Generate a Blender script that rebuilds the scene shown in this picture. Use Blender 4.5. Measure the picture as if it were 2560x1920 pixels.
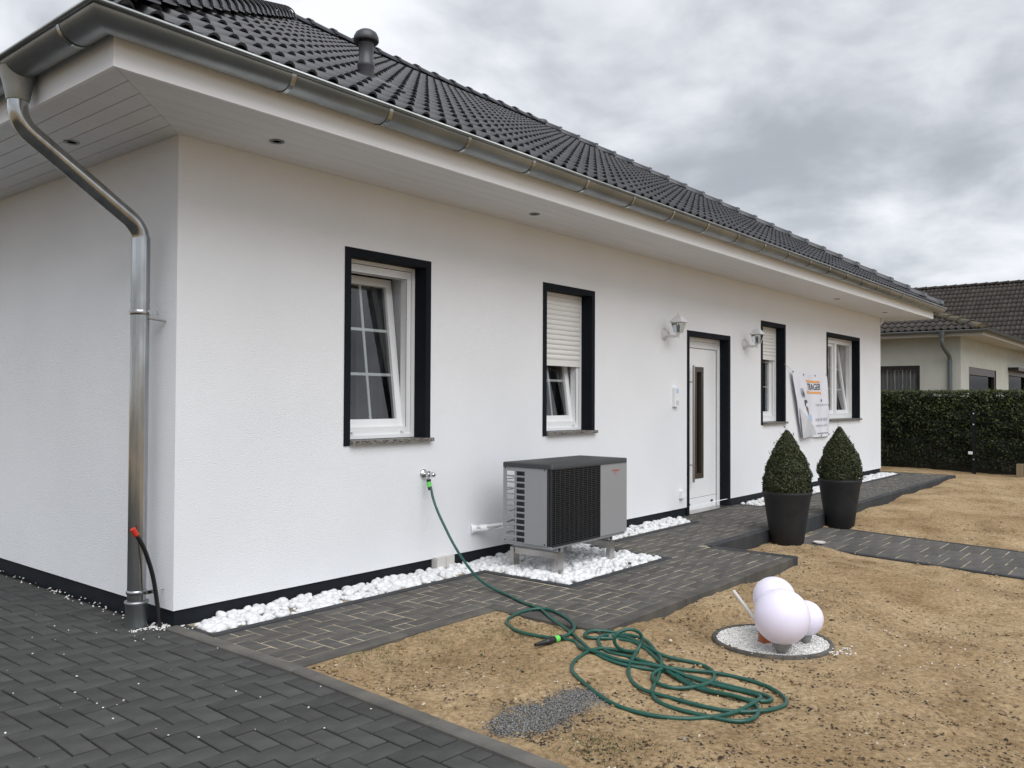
import bpy, bmesh, math, random
import numpy as np
from mathutils import Matrix, Vector

random.seed(7); RNG = np.random.default_rng(7)
R = math.radians
scene = bpy.context.scene
col = scene.collection
for o in list(bpy.data.objects):
    bpy.data.objects.remove(o)

# ------------------------------------------------------------------ camera
CAM = np.array([-2.604, -4.6765, 1.3428]); YAW, PITCH, ROLL, FPX = 0.8859, 0.0184, 0.0045, 2118.15
_f = np.array([math.sin(YAW)*math.cos(PITCH), math.cos(YAW)*math.cos(PITCH), math.sin(PITCH)])
_r0 = np.array([math.cos(YAW), -math.sin(YAW), 0.0]); _u0 = np.cross(_r0, _f)
_r = math.cos(ROLL)*_r0 + math.sin(ROLL)*_u0; _u = -math.sin(ROLL)*_r0 + math.cos(ROLL)*_u0
cd = bpy.data.cameras.new('camera'); cam = bpy.data.objects.new('camera', cd); col.objects.link(cam)
cam.matrix_world = Matrix(((_r[0], _u[0], -_f[0], CAM[0]), (_r[1], _u[1], -_f[1], CAM[1]), (_r[2], _u[2], -_f[2], CAM[2]), (0, 0, 0, 1)))
cd.sensor_width = 36.0; cd.lens = 36.0*FPX/2560.0; cd.clip_start = 0.05; cd.clip_end = 2000
scene.camera = cam

# ------------------------------------------------------------------ sky, sun, exposure
SUN = Vector((-0.42, -0.78, 1.15)).normalized()
w = bpy.data.worlds.new('World'); scene.world = w; w.use_nodes = True
nt = w.node_tree; nt.nodes.clear()
def N(t, kind, **kw):
    n = t.nodes.new(kind)
    for k, v in kw.items():
        if hasattr(n, k): setattr(n, k, v)
    return n
out = N(nt, 'ShaderNodeOutputWorld'); bg = N(nt, 'ShaderNodeBackground')
sky = N(nt, 'ShaderNodeTexSky', sky_type='NISHITA', sun_disc=False)
sky.sun_elevation = math.asin(SUN.z); sky.sun_rotation = math.atan2(SUN.x, SUN.y)
tc = N(nt, 'ShaderNodeTexCoord'); sep = N(nt, 'ShaderNodeSeparateXYZ'); nt.links.new(tc.outputs['Generated'], sep.inputs[0])
mx = N(nt, 'ShaderNodeMath', operation='MAXIMUM'); nt.links.new(sep.outputs[2], mx.inputs[0]); mx.inputs[1].default_value = 0.0
ad = N(nt, 'ShaderNodeMath', operation='ADD'); nt.links.new(mx.outputs[0], ad.inputs[0]); ad.inputs[1].default_value = 0.30
dx = N(nt, 'ShaderNodeMath', operation='DIVIDE'); nt.links.new(sep.outputs[0], dx.inputs[0]); nt.links.new(ad.outputs[0], dx.inputs[1])
dy = N(nt, 'ShaderNodeMath', operation='DIVIDE'); nt.links.new(sep.outputs[1], dy.inputs[0]); nt.links.new(ad.outputs[0], dy.inputs[1])
cb = N(nt, 'ShaderNodeCombineXYZ'); nt.links.new(dx.outputs[0], cb.inputs[0]); nt.links.new(dy.outputs[0], cb.inputs[1]); cb.inputs[2].default_value = 3.7
n1 = N(nt, 'ShaderNodeTexNoise'); n1.inputs['Scale'].default_value = 1.15; n1.inputs['Detail'].default_value = 10; n1.inputs['Roughness'].default_value = 0.50; n1.inputs['Distortion'].default_value = 0.35
n2 = N(nt, 'ShaderNodeTexNoise'); n2.inputs['Scale'].default_value = 3.4; n2.inputs['Detail'].default_value = 8; n2.inputs['Roughness'].default_value = 0.52; n2.inputs['Distortion'].default_value = 0.3
for n in (n1, n2): nt.links.new(cb.outputs[0], n.inputs['Vector'])
mxn = N(nt, 'ShaderNodeMix', data_type='FLOAT'); mxn.inputs[0].default_value = 0.40
nt.links.new(n1.outputs['Fac'], mxn.inputs[2]); nt.links.new(n2.outputs['Fac'], mxn.inputs[3])
ramp = N(nt, 'ShaderNodeValToRGB'); nt.links.new(mxn.outputs[0], ramp.inputs[0])
er = ramp.color_ramp; er.interpolation = 'B_SPLINE'
er.elements[0].position = 0.38; er.elements[0].color = (0.205, 0.217, 0.236, 1)
er.elements[1].position = 0.585; er.elements[1].color = (0.545, 0.553, 0.572, 1)
e = er.elements.new(0.475); e.color = (0.335, 0.350, 0.374, 1)
mixc = N(nt, 'ShaderNodeMix', data_type='RGBA'); mixc.inputs[0].default_value = 0.95
sc = N(nt, 'ShaderNodeMix', data_type='RGBA', blend_type='MULTIPLY'); sc.inputs[0].default_value = 1.0; sc.inputs[7].default_value = (0.09, 0.09, 0.09, 1)
nt.links.new(sky.outputs[0], sc.inputs[6]); nt.links.new(sc.outputs[2], mixc.inputs[6]); nt.links.new(ramp.outputs[0], mixc.inputs[7])
nt.links.new(mixc.outputs[2], bg.inputs[0]); bg.inputs[1].default_value = 1.0
nt.links.new(bg.outputs[0], out.inputs[0])

sl = bpy.data.lights.new('sun', 'SUN'); sl.energy = 1.5; sl.angle = R(60); sl.color = (1.0, 0.995, 0.99)
so = bpy.data.objects.new('sun', sl); col.objects.link(so); so.rotation_euler = (-SUN).to_track_quat('-Z', 'Y').to_euler()
so.location = (0, -10, 20)
vs = scene.view_settings; vs.view_transform = 'Standard'; vs.look = 'None'; vs.exposure = 0.99; vs.gamma = 1.0; vs.use_curve_mapping = False
scene.render.engine = 'CYCLES'

# ------------------------------------------------------------------ helpers
def tag(o, label=None, cat=None, group=None, kind=None):
    if label: o['label'] = label
    if cat: o['category'] = cat
    if group: o['group'] = group
    if kind: o['kind'] = kind
    return o
def empty(name, loc=(0, 0, 0)):
    o = bpy.data.objects.new(name, None); col.objects.link(o); o.location = loc; o.empty_display_size = 0.1
    return o
def setparent(o, parent):
    if parent is None: return
    o.parent = parent
    o.matrix_parent_inverse = BASE.get(parent.name, Matrix.Identity(4))
BASE = {}
def root(name, loc, label, cat, group=None):
    o = empty(name, loc); tag(o, label, cat, group); BASE[o.name] = Matrix.Translation(Vector(loc)).inverted()
    return o
def link_mesh(name, verts, faces, mat, parent=None, smooth=False):
    me = bpy.data.meshes.new(name)
    me.from_pydata([tuple(v) for v in verts], [], faces); me.update()
    if mat: me.materials.append(mat)
    if smooth is True: me.polygons.foreach_set('use_smooth', [True]*len(me.polygons))
    elif isinstance(smooth, list): me.polygons.foreach_set('use_smooth', smooth)
    o = bpy.data.objects.new(name, me); col.objects.link(o)
    setparent(o, parent); BASE[o.name] = Matrix.Identity(4)
    return o
def bulk(name, V, F, mat, parent=None, smooth=False):
    """V (n,3), F (m,k) numpy -> object, fast"""
    V = np.asarray(V, np.float32); F = np.asarray(F, np.int32); k = F.shape[1]
    me = bpy.data.meshes.new(name)
    me.vertices.add(len(V)); me.vertices.foreach_set('co', V.ravel())
    me.loops.add(F.size); me.loops.foreach_set('vertex_index', F.ravel())
    me.polygons.add(len(F)); me.polygons.foreach_set('loop_start', np.arange(0, F.size, k, dtype=np.int32))
    me.update(calc_edges=True); me.validate()
    if smooth: me.polygons.foreach_set('use_smooth', np.ones(len(me.polygons), bool))
    if mat: me.materials.append(mat)
    o = bpy.data.objects.new(name, me); col.objects.link(o); setparent(o, parent); BASE[o.name] = Matrix.Identity(4)
    return o
class MB:
    def __init__(s): s.v = []; s.f = []; s.s = []
    def add(s, vs, fs, smooth=False):
        b = len(s.v); s.v += [tuple(v) for v in vs]; s.f += [tuple(i+b for i in f) for f in fs]; s.s += [smooth]*len(fs); return s
    def box(s, x0, x1, y0, y1, z0, z1):
        vs = [(x0, y0, z0), (x1, y0, z0), (x1, y1, z0), (x0, y1, z0), (x0, y0, z1), (x1, y0, z1), (x1, y1, z1), (x0, y1, z1)]
        return s.add(vs, [(0, 3, 2, 1), (4, 5, 6, 7), (0, 1, 5, 4), (1, 2, 6, 5), (2, 3, 7, 6), (3, 0, 4, 7)])
    def obox(s, M, a, b):
        x0, y0, z0 = a; x1, y1, z1 = b
        vs = [M @ Vector(p) for p in [(x0, y0, z0), (x1, y0, z0), (x1, y1, z0), (x0, y1, z0), (x0, y0, z1), (x1, y0, z1), (x1, y1, z1), (x0, y1, z1)]]
        return s.add(vs, [(0, 3, 2, 1), (4, 5, 6, 7), (0, 1, 5, 4), (1, 2, 6, 5), (2, 3, 7, 6), (3, 0, 4, 7)])
    def quad(s, a, b, c, d): return s.add([a, b, c, d], [(0, 1, 2, 3)])
    def tube(s, pts, r, n=10, caps=True, smooth=True):
        pts = [Vector(p) for p in pts]; m = len(pts); rr = r if isinstance(r, (list, tuple)) else [r]*m
        vs = []; t0 = (pts[1]-pts[0]).normalized()
        ref = Vector((0, 0, 1)) if abs(t0.z) < 0.9 else Vector((1, 0, 0))
        nrm = (ref - t0*ref.dot(t0)).normalized()
        for i in range(m):
            t = (pts[min(i+1, m-1)] - pts[max(i-1, 0)]).normalized()
            nrm = (nrm - t*nrm.dot(t)).normalized(); bn = t.cross(nrm)
            for k in range(n):
                a = 2*math.pi*k/n; vs.append(pts[i] + (nrm*math.cos(a)+bn*math.sin(a))*rr[i])
        fs = [(i*n+k, i*n+(k+1) % n, (i+1)*n+(k+1) % n, (i+1)*n+k) for i in range(m-1) for k in range(n)]
        s.add(vs, fs, smooth)
        if caps:
            s.add(vs[:n], [tuple(range(n-1, -1, -1))]); s.add(vs[-n:], [tuple(range(n))])
        return s
    def lathe(s, prof, c, n=24, smooth=True, M=None):
        vs = []
        for r, z in prof:
            for k in range(n):
                a = 2*math.pi*k/n; p = Vector((r*math.cos(a), r*math.sin(a), z))
                vs.append((M @ p if M else p + Vector(c)))
        m = len(prof)
        fs = [(i*n+k, i*n+(k+1) % n, (i+1)*n+(k+1) % n, (i+1)*n+k) for i in range(m-1) for k in range(n)]
        s.add(vs, fs, smooth)
        if prof[0][0] > 1e-4: s.add(vs[:n], [tuple(range(n-1, -1, -1))])
        if prof[-1][0] > 1e-4: s.add(vs[-n:], [tuple(range(n))])
        return s
    def build(s, name, mat, parent=None):
        return link_mesh(name, s.v, s.f, mat, parent, list(s.s))
def catmull(pts, step):
    P = [np.array(p, float) for p in pts]; P = [2*P[0]-P[1]] + P + [2*P[-1]-P[-2]]
    o = []
    for i in range(1, len(P)-2):
        a, b, c, d = P[i-1:i+3]; n = max(2, int(np.linalg.norm(c-b)/step))
        for k in range(n):
            t = k/n
            o.append(0.5*((2*b)+(-a+c)*t+(2*a-5*b+4*c-d)*t*t+(-a+3*b-3*c+d)*t**3))
    o.append(P[-2]); return o
def bevel_box_mesh(name, sx, sy, sz, b, mat):
    """box top at z=0, chamfered upper edges, open below: 9 faces"""
    x, y = sx/2, sy/2
    vs = [(-x+b, -y+b, 0), (x-b, -y+b, 0), (x-b, y-b, 0), (-x+b, y-b, 0), (-x, -y, -b), (x, -y, -b), (x, y, -b), (-x, y, -b), (-x, -y, -sz), (x, -y, -sz), (x, y, -sz), (-x, y, -sz)]
    fs = [(0, 1, 2, 3)] + [(4+i, 4+(i+1) % 4, (i+1) % 4, i) for i in range(4)] + [(8+i, 8+(i+1) % 4, 4+(i+1) % 4, 4+i) for i in range(4)]
    me = bpy.data.meshes.new(name); me.from_pydata(vs, [], fs); me.update(); me.materials.append(mat)
    return me, np.array(vs), fs
def inst(name, me, M, parent):
    o = bpy.data.objects.new(name, me); col.objects.link(o); o.parent = parent; o.matrix_basis = M
    return o
def project(p):
    d = np.asarray(p, float)-CAM; z = d @ _f
    return 1280+FPX*(d @ _r)/z, 960-FPX*(d @ _u)/z, z
def inview(p, m=60):
    x, y, z = project(p); return z > 0.1 and -m < x < 2560+m and -m < y < 1920+m
def vnoise(x, y, s, seed=0):
    """smooth value noise"""
    x = np.asarray(x)/s; y = np.asarray(y)/s; xi = np.floor(x).astype(np.int64); yi = np.floor(y).astype(np.int64); fx = x-xi; fy = y-yi
    fx = fx*fx*(3-2*fx); fy = fy*fy*(3-2*fy)
    def h(a, b):
        n = (a*374761393 + b*668265263 + seed*1442695041) & 0xffffffff; n = ((n ^ (n >> 13))*1274126177) & 0xffffffff
        return ((n ^ (n >> 16)) & 0xffff)/65535.0
    return (h(xi, yi)*(1-fx)+h(xi+1, yi)*fx)*(1-fy)+(h(xi, yi+1)*(1-fx)+h(xi+1, yi+1)*fx)*fy

# ------------------------------------------------------------------ materials
MATS = {}
def mat(name, base, rough=0.6, metal=0.0, spec=0.5, var=None, vscale=20, bump=0, bscale=200, bdist=0.002, rnd=None, coords='Object', sss=0, detail=4, stretch=None, rvar=0, coat=0, pos=(0.33, 0.67)):
    m = bpy.data.materials.new(name); m.use_nodes = True; t = m.node_tree; b = t.nodes['Principled BSDF']
    b.inputs['Base Color'].default_value = (*base, 1); b.inputs['Roughness'].default_value = rough; b.inputs['Metallic'].default_value = metal
    b.inputs['Specular IOR Level'].default_value = spec
    if coat: b.inputs['Coat Weight'].default_value = coat; b.inputs['Coat Roughness'].default_value = 0.2
    if sss:
        b.inputs['Subsurface Weight'].default_value = sss; b.inputs['Subsurface Radius'].default_value = (0.06, 0.055, 0.07); b.inputs['Subsurface Scale'].default_value = 1.0
    tcn = N(t, 'ShaderNodeTexCoord'); vec = tcn.outputs[coords]
    if stretch:
        mp = N(t, 'ShaderNodeMapping'); mp.inputs['Scale'].default_value = stretch; t.links.new(vec, mp.inputs[0]); vec = mp.outputs[0]
    cur = None
    if var:
        n = N(t, 'ShaderNodeTexNoise'); n.inputs['Scale'].default_value = vscale; n.inputs['Detail'].default_value = detail; t.links.new(vec, n.inputs['Vector'])
        rp = N(t, 'ShaderNodeValToRGB'); rp.color_ramp.elements[0].position = pos[0]; rp.color_ramp.elements[1].position = pos[1]
        rp.color_ramp.elements[0].color = (*base, 1); rp.color_ramp.elements[1].color = (*var, 1)
        t.links.new(n.outputs['Fac'], rp.inputs[0]); cur = rp.outputs[0]
        if rvar:
            mr = N(t, 'ShaderNodeMapRange'); mr.inputs[3].default_value = rough-rvar; mr.inputs[4].default_value = rough+rvar
            t.links.new(n.outputs['Fac'], mr.inputs[0]); t.links.new(mr.outputs[0], b.inputs['Roughness'])
    if rnd:
        oi = N(t, 'ShaderNodeObjectInfo'); ge = N(t, 'ShaderNodeNewGeometry')
        a = N(t, 'ShaderNodeMath', operation='ADD'); t.links.new(oi.outputs['Random'], a.inputs[0]); t.links.new(ge.outputs['Random Per Island'], a.inputs[1])
        fr = N(t, 'ShaderNodeMath', operation='FRACT'); t.links.new(a.outputs[0], fr.inputs[0])
        mr = N(t, 'ShaderNodeMapRange'); mr.inputs[3].default_value = 1-rnd; mr.inputs[4].default_value = 1+rnd; t.links.new(fr.outputs[0], mr.inputs[0])
        mm = N(t, 'ShaderNodeMix', data_type='RGBA', blend_type='MULTIPLY'); mm.inputs[0].default_value = 1
        if cur is None: mm.inputs[6].default_value = (*base, 1)
        else: t.links.new(cur, mm.inputs[6])
        t.links.new(mr.outputs[0], mm.inputs[7]); cur = mm.outputs[2]
    if cur is not None: t.links.new(cur, b.inputs['Base Color'])
    if bump:
        n = N(t, 'ShaderNodeTexNoise'); n.inputs['Scale'].default_value = bscale; n.inputs['Detail'].default_value = 3; t.links.new(vec, n.inputs['Vector'])
        bp = N(t, 'ShaderNodeBump'); bp.inputs['Strength'].default_value = bump; bp.inputs['Distance'].default_value = bdist
        t.links.new(n.outputs['Fac'], bp.inputs['Height']); t.links.new(bp.outputs[0], b.inputs['Normal'])
    MATS[name] = m; return m
stucco = mat('white_stucco', (0.785, 0.80, 0.825), 0.9, spec=0.2, var=(0.745, 0.76, 0.785), vscale=1.1, detail=7, bump=0.75, bscale=125, bdist=0.006)
navy = mat('anthracite_plaster', (0.0042, 0.0062, 0.0105), 0.8, spec=0.2, var=(0.006, 0.008, 0.013), vscale=4, bump=0.4, bscale=160, bdist=0.003)
plinthm = mat('anthracite_base_paint', (0.0055, 0.0078, 0.0120), 0.65, spec=0.25, var=(0.010, 0.013, 0.018), vscale=5, bump=0.2, bscale=80, bdist=0.003)
soff = mat('white_soffit_paint', (0.75, 0.77, 0.80), 0.55, spec=0.3, var=(0.71, 0.73, 0.76), vscale=3, stretch=(0.4, 6, 6))
fasc = mat('white_fascia_paint', (0.84, 0.86, 0.89), 0.5, spec=0.3)
zinc = mat('zinc_sheet', (0.34, 0.36, 0.36), 0.40, metal=0.9, var=(0.25, 0.268, 0.27), vscale=3.5, detail=8, rvar=0.1, bump=0.05, bscale=6, bdist=0.01)
galv = mat('galvanised_pipe', (0.55, 0.57, 0.58), 0.20, metal=1.0, var=(0.30, 0.31, 0.31), vscale=11, detail=7, stretch=(1, 1, 0.22), rvar=0.10, bump=0.08, bscale=40, bdist=0.003)
tilem = mat('anthracite_roof_tile', (0.036, 0.037, 0.044), 0.42, spec=0.5, var=(0.052, 0.053, 0.061), vscale=14, rnd=0.12, bump=0.15, bscale=300, bdist=0.001, rvar=0.06)
deckm = mat('dark_roof_underlay', (0.012, 0.012, 0.013), 0.8)
pvc = mat('white_pvc', (0.79, 0.80, 0.81), 0.32, spec=0.5, var=(0.76, 0.77, 0.78), vscale=3)
shut = mat('white_shutter', (0.76, 0.755, 0.74), 0.4)
gasket = mat('grey_gasket', (0.02, 0.02, 0.02), 0.6)
steel = mat('brushed_stainless', (0.55, 0.54, 0.52), 0.3, metal=1.0, var=(0.45, 0.43, 0.41), vscale=6, stretch=(1, 1, 0.1))
chrome = mat('chrome', (0.72, 0.72, 0.74), 0.14, metal=1.0, var=(0.6, 0.6, 0.62), vscale=30, rvar=0.05)
bronze = mat('bronze_trim', (0.085, 0.07, 0.058), 0.35, metal=0.6)
curt = mat('grey_curtain', (0.07, 0.075, 0.085), 0.9, var=(0.045, 0.048, 0.055), vscale=6)
curtl = mat('pale_curtain', (0.35, 0.36, 0.39), 0.9, var=(0.27, 0.28, 0.31), vscale=6)
roomm = mat('dim_room', (0.10, 0.095, 0.09), 0.9)
brickp = mat('grey_paver', (0.070, 0.068, 0.065), 0.85, spec=0.22, var=(0.104, 0.099, 0.092), vscale=9, detail=8, rnd=0.17, bump=0.35, bscale=180, bdist=0.002)
brickd = mat('anthracite_paver', (0.044, 0.044, 0.0437), 0.85, spec=0.22, var=(0.068, 0.0675, 0.066), vscale=7, detail=8, rnd=0.16, bump=0.35, bscale=180, bdist=0.002)
kerbm = mat('grey_kerb', (0.055, 0.054, 0.052), 0.85, spec=0.22, var=(0.105, 0.097, 0.085), vscale=5, detail=8, rnd=0.12, bump=0.35, bscale=140, bdist=0.002)
kerbn = mat('dark_kerb', (0.026, 0.029, 0.033), 0.75, spec=0.3, var=(0.045, 0.047, 0.05), vscale=5, detail=8, bump=0.3, bscale=140, bdist=0.002)
jsand = mat('joint_sand', (0.37, 0.32, 0.235), 0.95, spec=0.1, var=(0.13, 0.117, 0.092), vscale=4.5, detail=8, pos=(0.42, 0.60), bump=0.5, bscale=260, bdist=0.003)
jdark = mat('joint_grit', (0.018, 0.018, 0.017), 0.95, spec=0.1, var=(0.075, 0.068, 0.055), vscale=2.3, detail=9, bump=0.5, bscale=260, bdist=0.003)
pebm = mat('white_pebble', (0.70, 0.705, 0.715), 0.5, spec=0.35, var=(0.60, 0.605, 0.615), vscale=25, rnd=0.10, bump=0.1, bscale=60)
bedm = mat('bed_gap_shade', (0.26, 0.26, 0.25), 0.9, var=(0.18, 0.18, 0.17), vscale=60)  # base under the pebbles, darkened to paint shadow into the gaps
chipm = mat('white_marble_chip', (0.70, 0.69, 0.67), 0.7, spec=0.3, rnd=0.16)
gravm = mat('grey_grit', (0.165, 0.162, 0.157), 0.85, spec=0.25, rnd=0.65)
hosem = mat('green_hose', (0.006, 0.062, 0.046), 0.38, spec=0.5, var=(0.012, 0.080, 0.060), vscale=30)
limem = mat('bright_green_plastic', (0.12, 0.62, 0.09), 0.4)
blackp = mat('black_plastic', (0.010, 0.010, 0.011), 0.4)
redp = mat('red_plastic', (0.55, 0.035, 0.015), 0.45)
pumpg = mat('silver_grey_paint', (0.30, 0.304, 0.315), 0.45, metal=0.2, var=(0.283, 0.287, 0.298), vscale=400)
pumpl = mat('dark_grey_lid', (0.030, 0.032, 0.034), 0.55, var=(0.038, 0.04, 0.042), vscale=60)
grillm = mat('black_grille', (0.020, 0.022, 0.025), 0.4)
innerm = mat('dark_inner_coil', (0.020, 0.026, 0.036), 0.5, stretch=(1, 1, 1))
logom = mat('orange_red_print', (0.50, 0.13, 0.09), 0.5)
globem = mat('white_opal_plastic', (0.70, 0.67, 0.80), 0.30, spec=0.35, sss=0.35)
_b = globem.node_tree.nodes['Principled BSDF']; _b.inputs['Emission Color'].default_value = (0.84, 0.80, 1.0, 1); _b.inputs['Emission Strength'].default_value = 0.035   # lit from inside, faintly
socketg = mat('grey_lamp_socket', (0.24, 0.245, 0.24), 0.55, var=(0.20, 0.205, 0.20), vscale=20)
terra = mat('orange_drain_pipe', (0.42, 0.14, 0.06), 0.5)
cond = mat('pale_conduit', (0.55, 0.53, 0.50), 0.6)
potm = mat('dark_grey_pot', (0.013, 0.0135, 0.015), 0.65, spec=0.3, var=(0.019, 0.019, 0.021), vscale=10, bump=0.3, bscale=130, bdist=0.002)
soilm = mat('potting_soil', (0.02, 0.015, 0.01), 0.95, bump=0.6, bscale=60, bdist=0.02)
boxm = mat('boxwood_leaf', (0.026, 0.034, 0.010), 0.55, spec=0.35, rnd=0.40)
boxt = mat('boxwood_young_leaf', (0.055, 0.058, 0.017), 0.55, spec=0.35, rnd=0.4)
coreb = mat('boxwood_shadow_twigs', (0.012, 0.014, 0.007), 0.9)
hedgem = mat('thuja_leaf', (0.016, 0.025, 0.010), 0.6, spec=0.3, rnd=0.6)
hedget = mat('thuja_young_leaf', (0.055, 0.068, 0.018), 0.6, spec=0.3, rnd=0.5)
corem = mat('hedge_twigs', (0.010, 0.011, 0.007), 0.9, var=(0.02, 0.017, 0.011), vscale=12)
fencem = mat('black_fence_steel', (0.0045, 0.005, 0.006), 0.65, spec=0.25)
nwall = mat('greenish_white_render', (0.42, 0.43, 0.39), 0.9, var=(0.37, 0.38, 0.34), vscale=2, bump=0.3, bscale=120, bdist=0.004)
ntile = mat('brown_roof_tile', (0.034, 0.028, 0.025), 0.7, spec=0.3, var=(0.050, 0.042, 0.036), vscale=5, detail=7, rnd=0.22, bump=0.2, bscale=100)
ncap = mat('mossy_hip_tile', (0.045, 0.039, 0.033), 0.7, var=(0.12, 0.09, 0.04), vscale=3.2, detail=7, rnd=0.15)
nframe = mat('brown_window_frame', (0.014, 0.010, 0.008), 0.4)
nzinc = mat('weathered_zinc', (0.11, 0.125, 0.13), 0.5, metal=0.5)
nblind = mat('grey_vertical_blind', (0.60, 0.62, 0.65), 0.7)
nsoff = mat('grey_white_soffit', (0.42, 0.42, 0.39), 0.8)
woodm = mat('weathered_board', (0.26, 0.20, 0.13), 0.8, var=(0.19, 0.145, 0.09), vscale=8, stretch=(8, 8, 0.6))
vinyl = mat('white_banner_vinyl', (0.76, 0.77, 0.83), 0.4, var=(0.70, 0.71, 0.77), vscale=4)
vgrey = mat('shaded_banner_reverse', (0.60, 0.61, 0.64), 0.45, var=(0.52, 0.53, 0.56), vscale=6)  # back of the folded corner, its slight shade painted into the grey
pnavy = mat('print_slate', (0.06, 0.07, 0.10), 0.6)
porange = mat('print_orange', (0.78, 0.33, 0.12), 0.6, var=(0.75, 0.45, 0.16), vscale=3)
pgrey = mat('print_grey', (0.36, 0.38, 0.44), 0.6)
pbrown = mat('print_brown', (0.16, 0.13, 0.12), 0.6)
pblue = mat('print_pale_blue', (0.42, 0.55, 0.75), 0.6)
lampw = mat('white_lamp_metal', (0.62, 0.625, 0.63), 0.4, var=(0.66, 0.665, 0.67), vscale=20)
flakem = mat('dark_humus_flake', (0.020, 0.013, 0.009), 0.9, rnd=0.6)
flakeb = mat('brown_humus_flake', (0.10, 0.065, 0.036), 0.9, rnd=0.5)
strawm = mat('dry_grass', (0.30, 0.24, 0.12), 0.8, rnd=0.4)
grassm = mat('sparse_grass', (0.10, 0.105, 0.03), 0.7, rnd=0.4)
stonem = mat('tan_stone', (0.42, 0.36, 0.28), 0.8, rnd=0.3)
stoneb = mat('brown_stone', (0.10, 0.062, 0.035), 0.7, rnd=0.3)
rope = mat('thin_cord', (0.35, 0.35, 0.36), 0.8)

def glass_mat(name, tint, f0=0.9, rough=0.0, boost=1.0):
    m = bpy.data.materials.new(name); m.use_nodes = True; t = m.node_tree; t.nodes.clear()
    o = N(t, 'ShaderNodeOutputMaterial'); mxs = N(t, 'ShaderNodeMixShader'); tr = N(t, 'ShaderNodeBsdfTransparent'); gl = N(t, 'ShaderNodeBsdfGlossy')
    tr.inputs[0].default_value = (*tint, 1); gl.inputs['Roughness'].default_value = rough; gl.inputs['Color'].default_value = (f0, f0, f0, 1)
    fr = N(t, 'ShaderNodeFresnel'); fr.inputs[0].default_value = 1.52
    mu = N(t, 'ShaderNodeMath', operation='MULTIPLY'); mu.inputs[1].default_value = boost; mu.use_clamp = True; t.links.new(fr.outputs[0], mu.inputs[0])
    t.links.new(mu.outputs[0], mxs.inputs[0]); t.links.new(tr.outputs[0], mxs.inputs[1]); t.links.new(gl.outputs[0], mxs.inputs[2]); t.links.new(mxs.outputs[0], o.inputs[0])
    return m
glass = glass_mat('window_glass', (0.80, 0.83, 0.83), boost=1.9)
glassd = glass_mat('door_glass', (0.85, 0.89, 0.87), rough=0.03, boost=2.2)
glassn = glass_mat('neighbour_glass', (0.85, 0.85, 0.84), f0=0.32, boost=1.0)
glassl = glass_mat('lantern_glass', (0.78, 0.80, 0.79), boost=1.5)

# granite: speckled
granite = mat('speckled_granite', (0.30, 0.28, 0.26), 0.5)
_t = granite.node_tree; _v = N(_t, 'ShaderNodeTexVoronoi'); _v.inputs['Scale'].default_value = 90
_rp = N(_t, 'ShaderNodeValToRGB'); _rp.color_ramp.elements[0].color = (0.025, 0.023, 0.021, 1); _rp.color_ramp.elements[1].color = (0.26, 0.245, 0.225, 1)
_tc = N(_t, 'ShaderNodeTexCoord'); _t.links.new(_tc.outputs['Object'], _v.inputs['Vector']); _sx = N(_t, 'ShaderNodeSeparateColor'); _t.links.new(_v.outputs['Color'], _sx.inputs[0])
_t.links.new(_sx.outputs[0], _rp.inputs[0]); _t.links.new(_rp.outputs[0], _t.nodes['Principled BSDF'].inputs['Base Color'])

# sandy seedbed
sand = bpy.data.materials.new('sandy_topsoil'); sand.use_nodes = True; _t = sand.node_tree; _b = _t.nodes['Principled BSDF']; _b.inputs['Roughness'].default_value = 0.95; _b.inputs['Specular IOR Level'].default_value = 0.1
_tc = N(_t, 'ShaderNodeTexCoord')
def _noise(scale, detail, rough=0.5):
    n = N(_t, 'ShaderNodeTexNoise'); n.inputs['Scale'].default_value = scale; n.inputs['Detail'].default_value = detail; n.inputs['Roughness'].default_value = rough; _t.links.new(_tc.outputs['Object'], n.inputs['Vector']); return n
def _ramp(src, p0, c0, p1, c1):
    r = N(_t, 'ShaderNodeValToRGB'); r.color_ramp.elements[0].position = p0; r.color_ramp.elements[0].color = (*c0, 1); r.color_ramp.elements[1].position = p1; r.color_ramp.elements[1].color = (*c1, 1); _t.links.new(src, r.inputs[0]); return r
_a = _ramp(_noise(0.9, 6, 0.55).outputs['Fac'], 0.36, (0.305, 0.215, 0.122), 0.64, (0.430, 0.326, 0.198))
_c = _ramp(_noise(38, 8, 0.65).outputs['Fac'], 0.38, (0.50, 0.47, 0.43), 0.64, (1.14, 1.14, 1.14))
_m = N(_t, 'ShaderNodeMix', data_type='RGBA', blend_type='MULTIPLY'); _m.inputs[0].default_value = 0.75; _t.links.new(_a.outputs[0], _m.inputs[6]); _t.links.new(_c.outputs[0], _m.inputs[7])
_d = _ramp(_noise(1.7, 12, 0.74).outputs['Fac'], 0.48, (1.06, 1.06, 1.06), 0.67, (0.60, 0.55, 0.49))
_m2 = N(_t, 'ShaderNodeMix', data_type='RGBA', blend_type='MULTIPLY'); _m2.inputs[0].default_value = 0.9; _t.links.new(_m.outputs[2], _m2.inputs[6]); _t.links.new(_d.outputs[0], _m2.inputs[7])
_t.links.new(_m2.outputs[2], _b.inputs['Base Color'])
_bp = N(_t, 'ShaderNodeBump'); _bp.inputs['Strength'].default_value = 0.8; _bp.inputs['Distance'].default_value = 0.012; _t.links.new(_noise(70, 6, 0.7).outputs['Fac'], _bp.inputs['Height']); _t.links.new(_bp.outputs[0], _b.inputs['Normal'])

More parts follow.
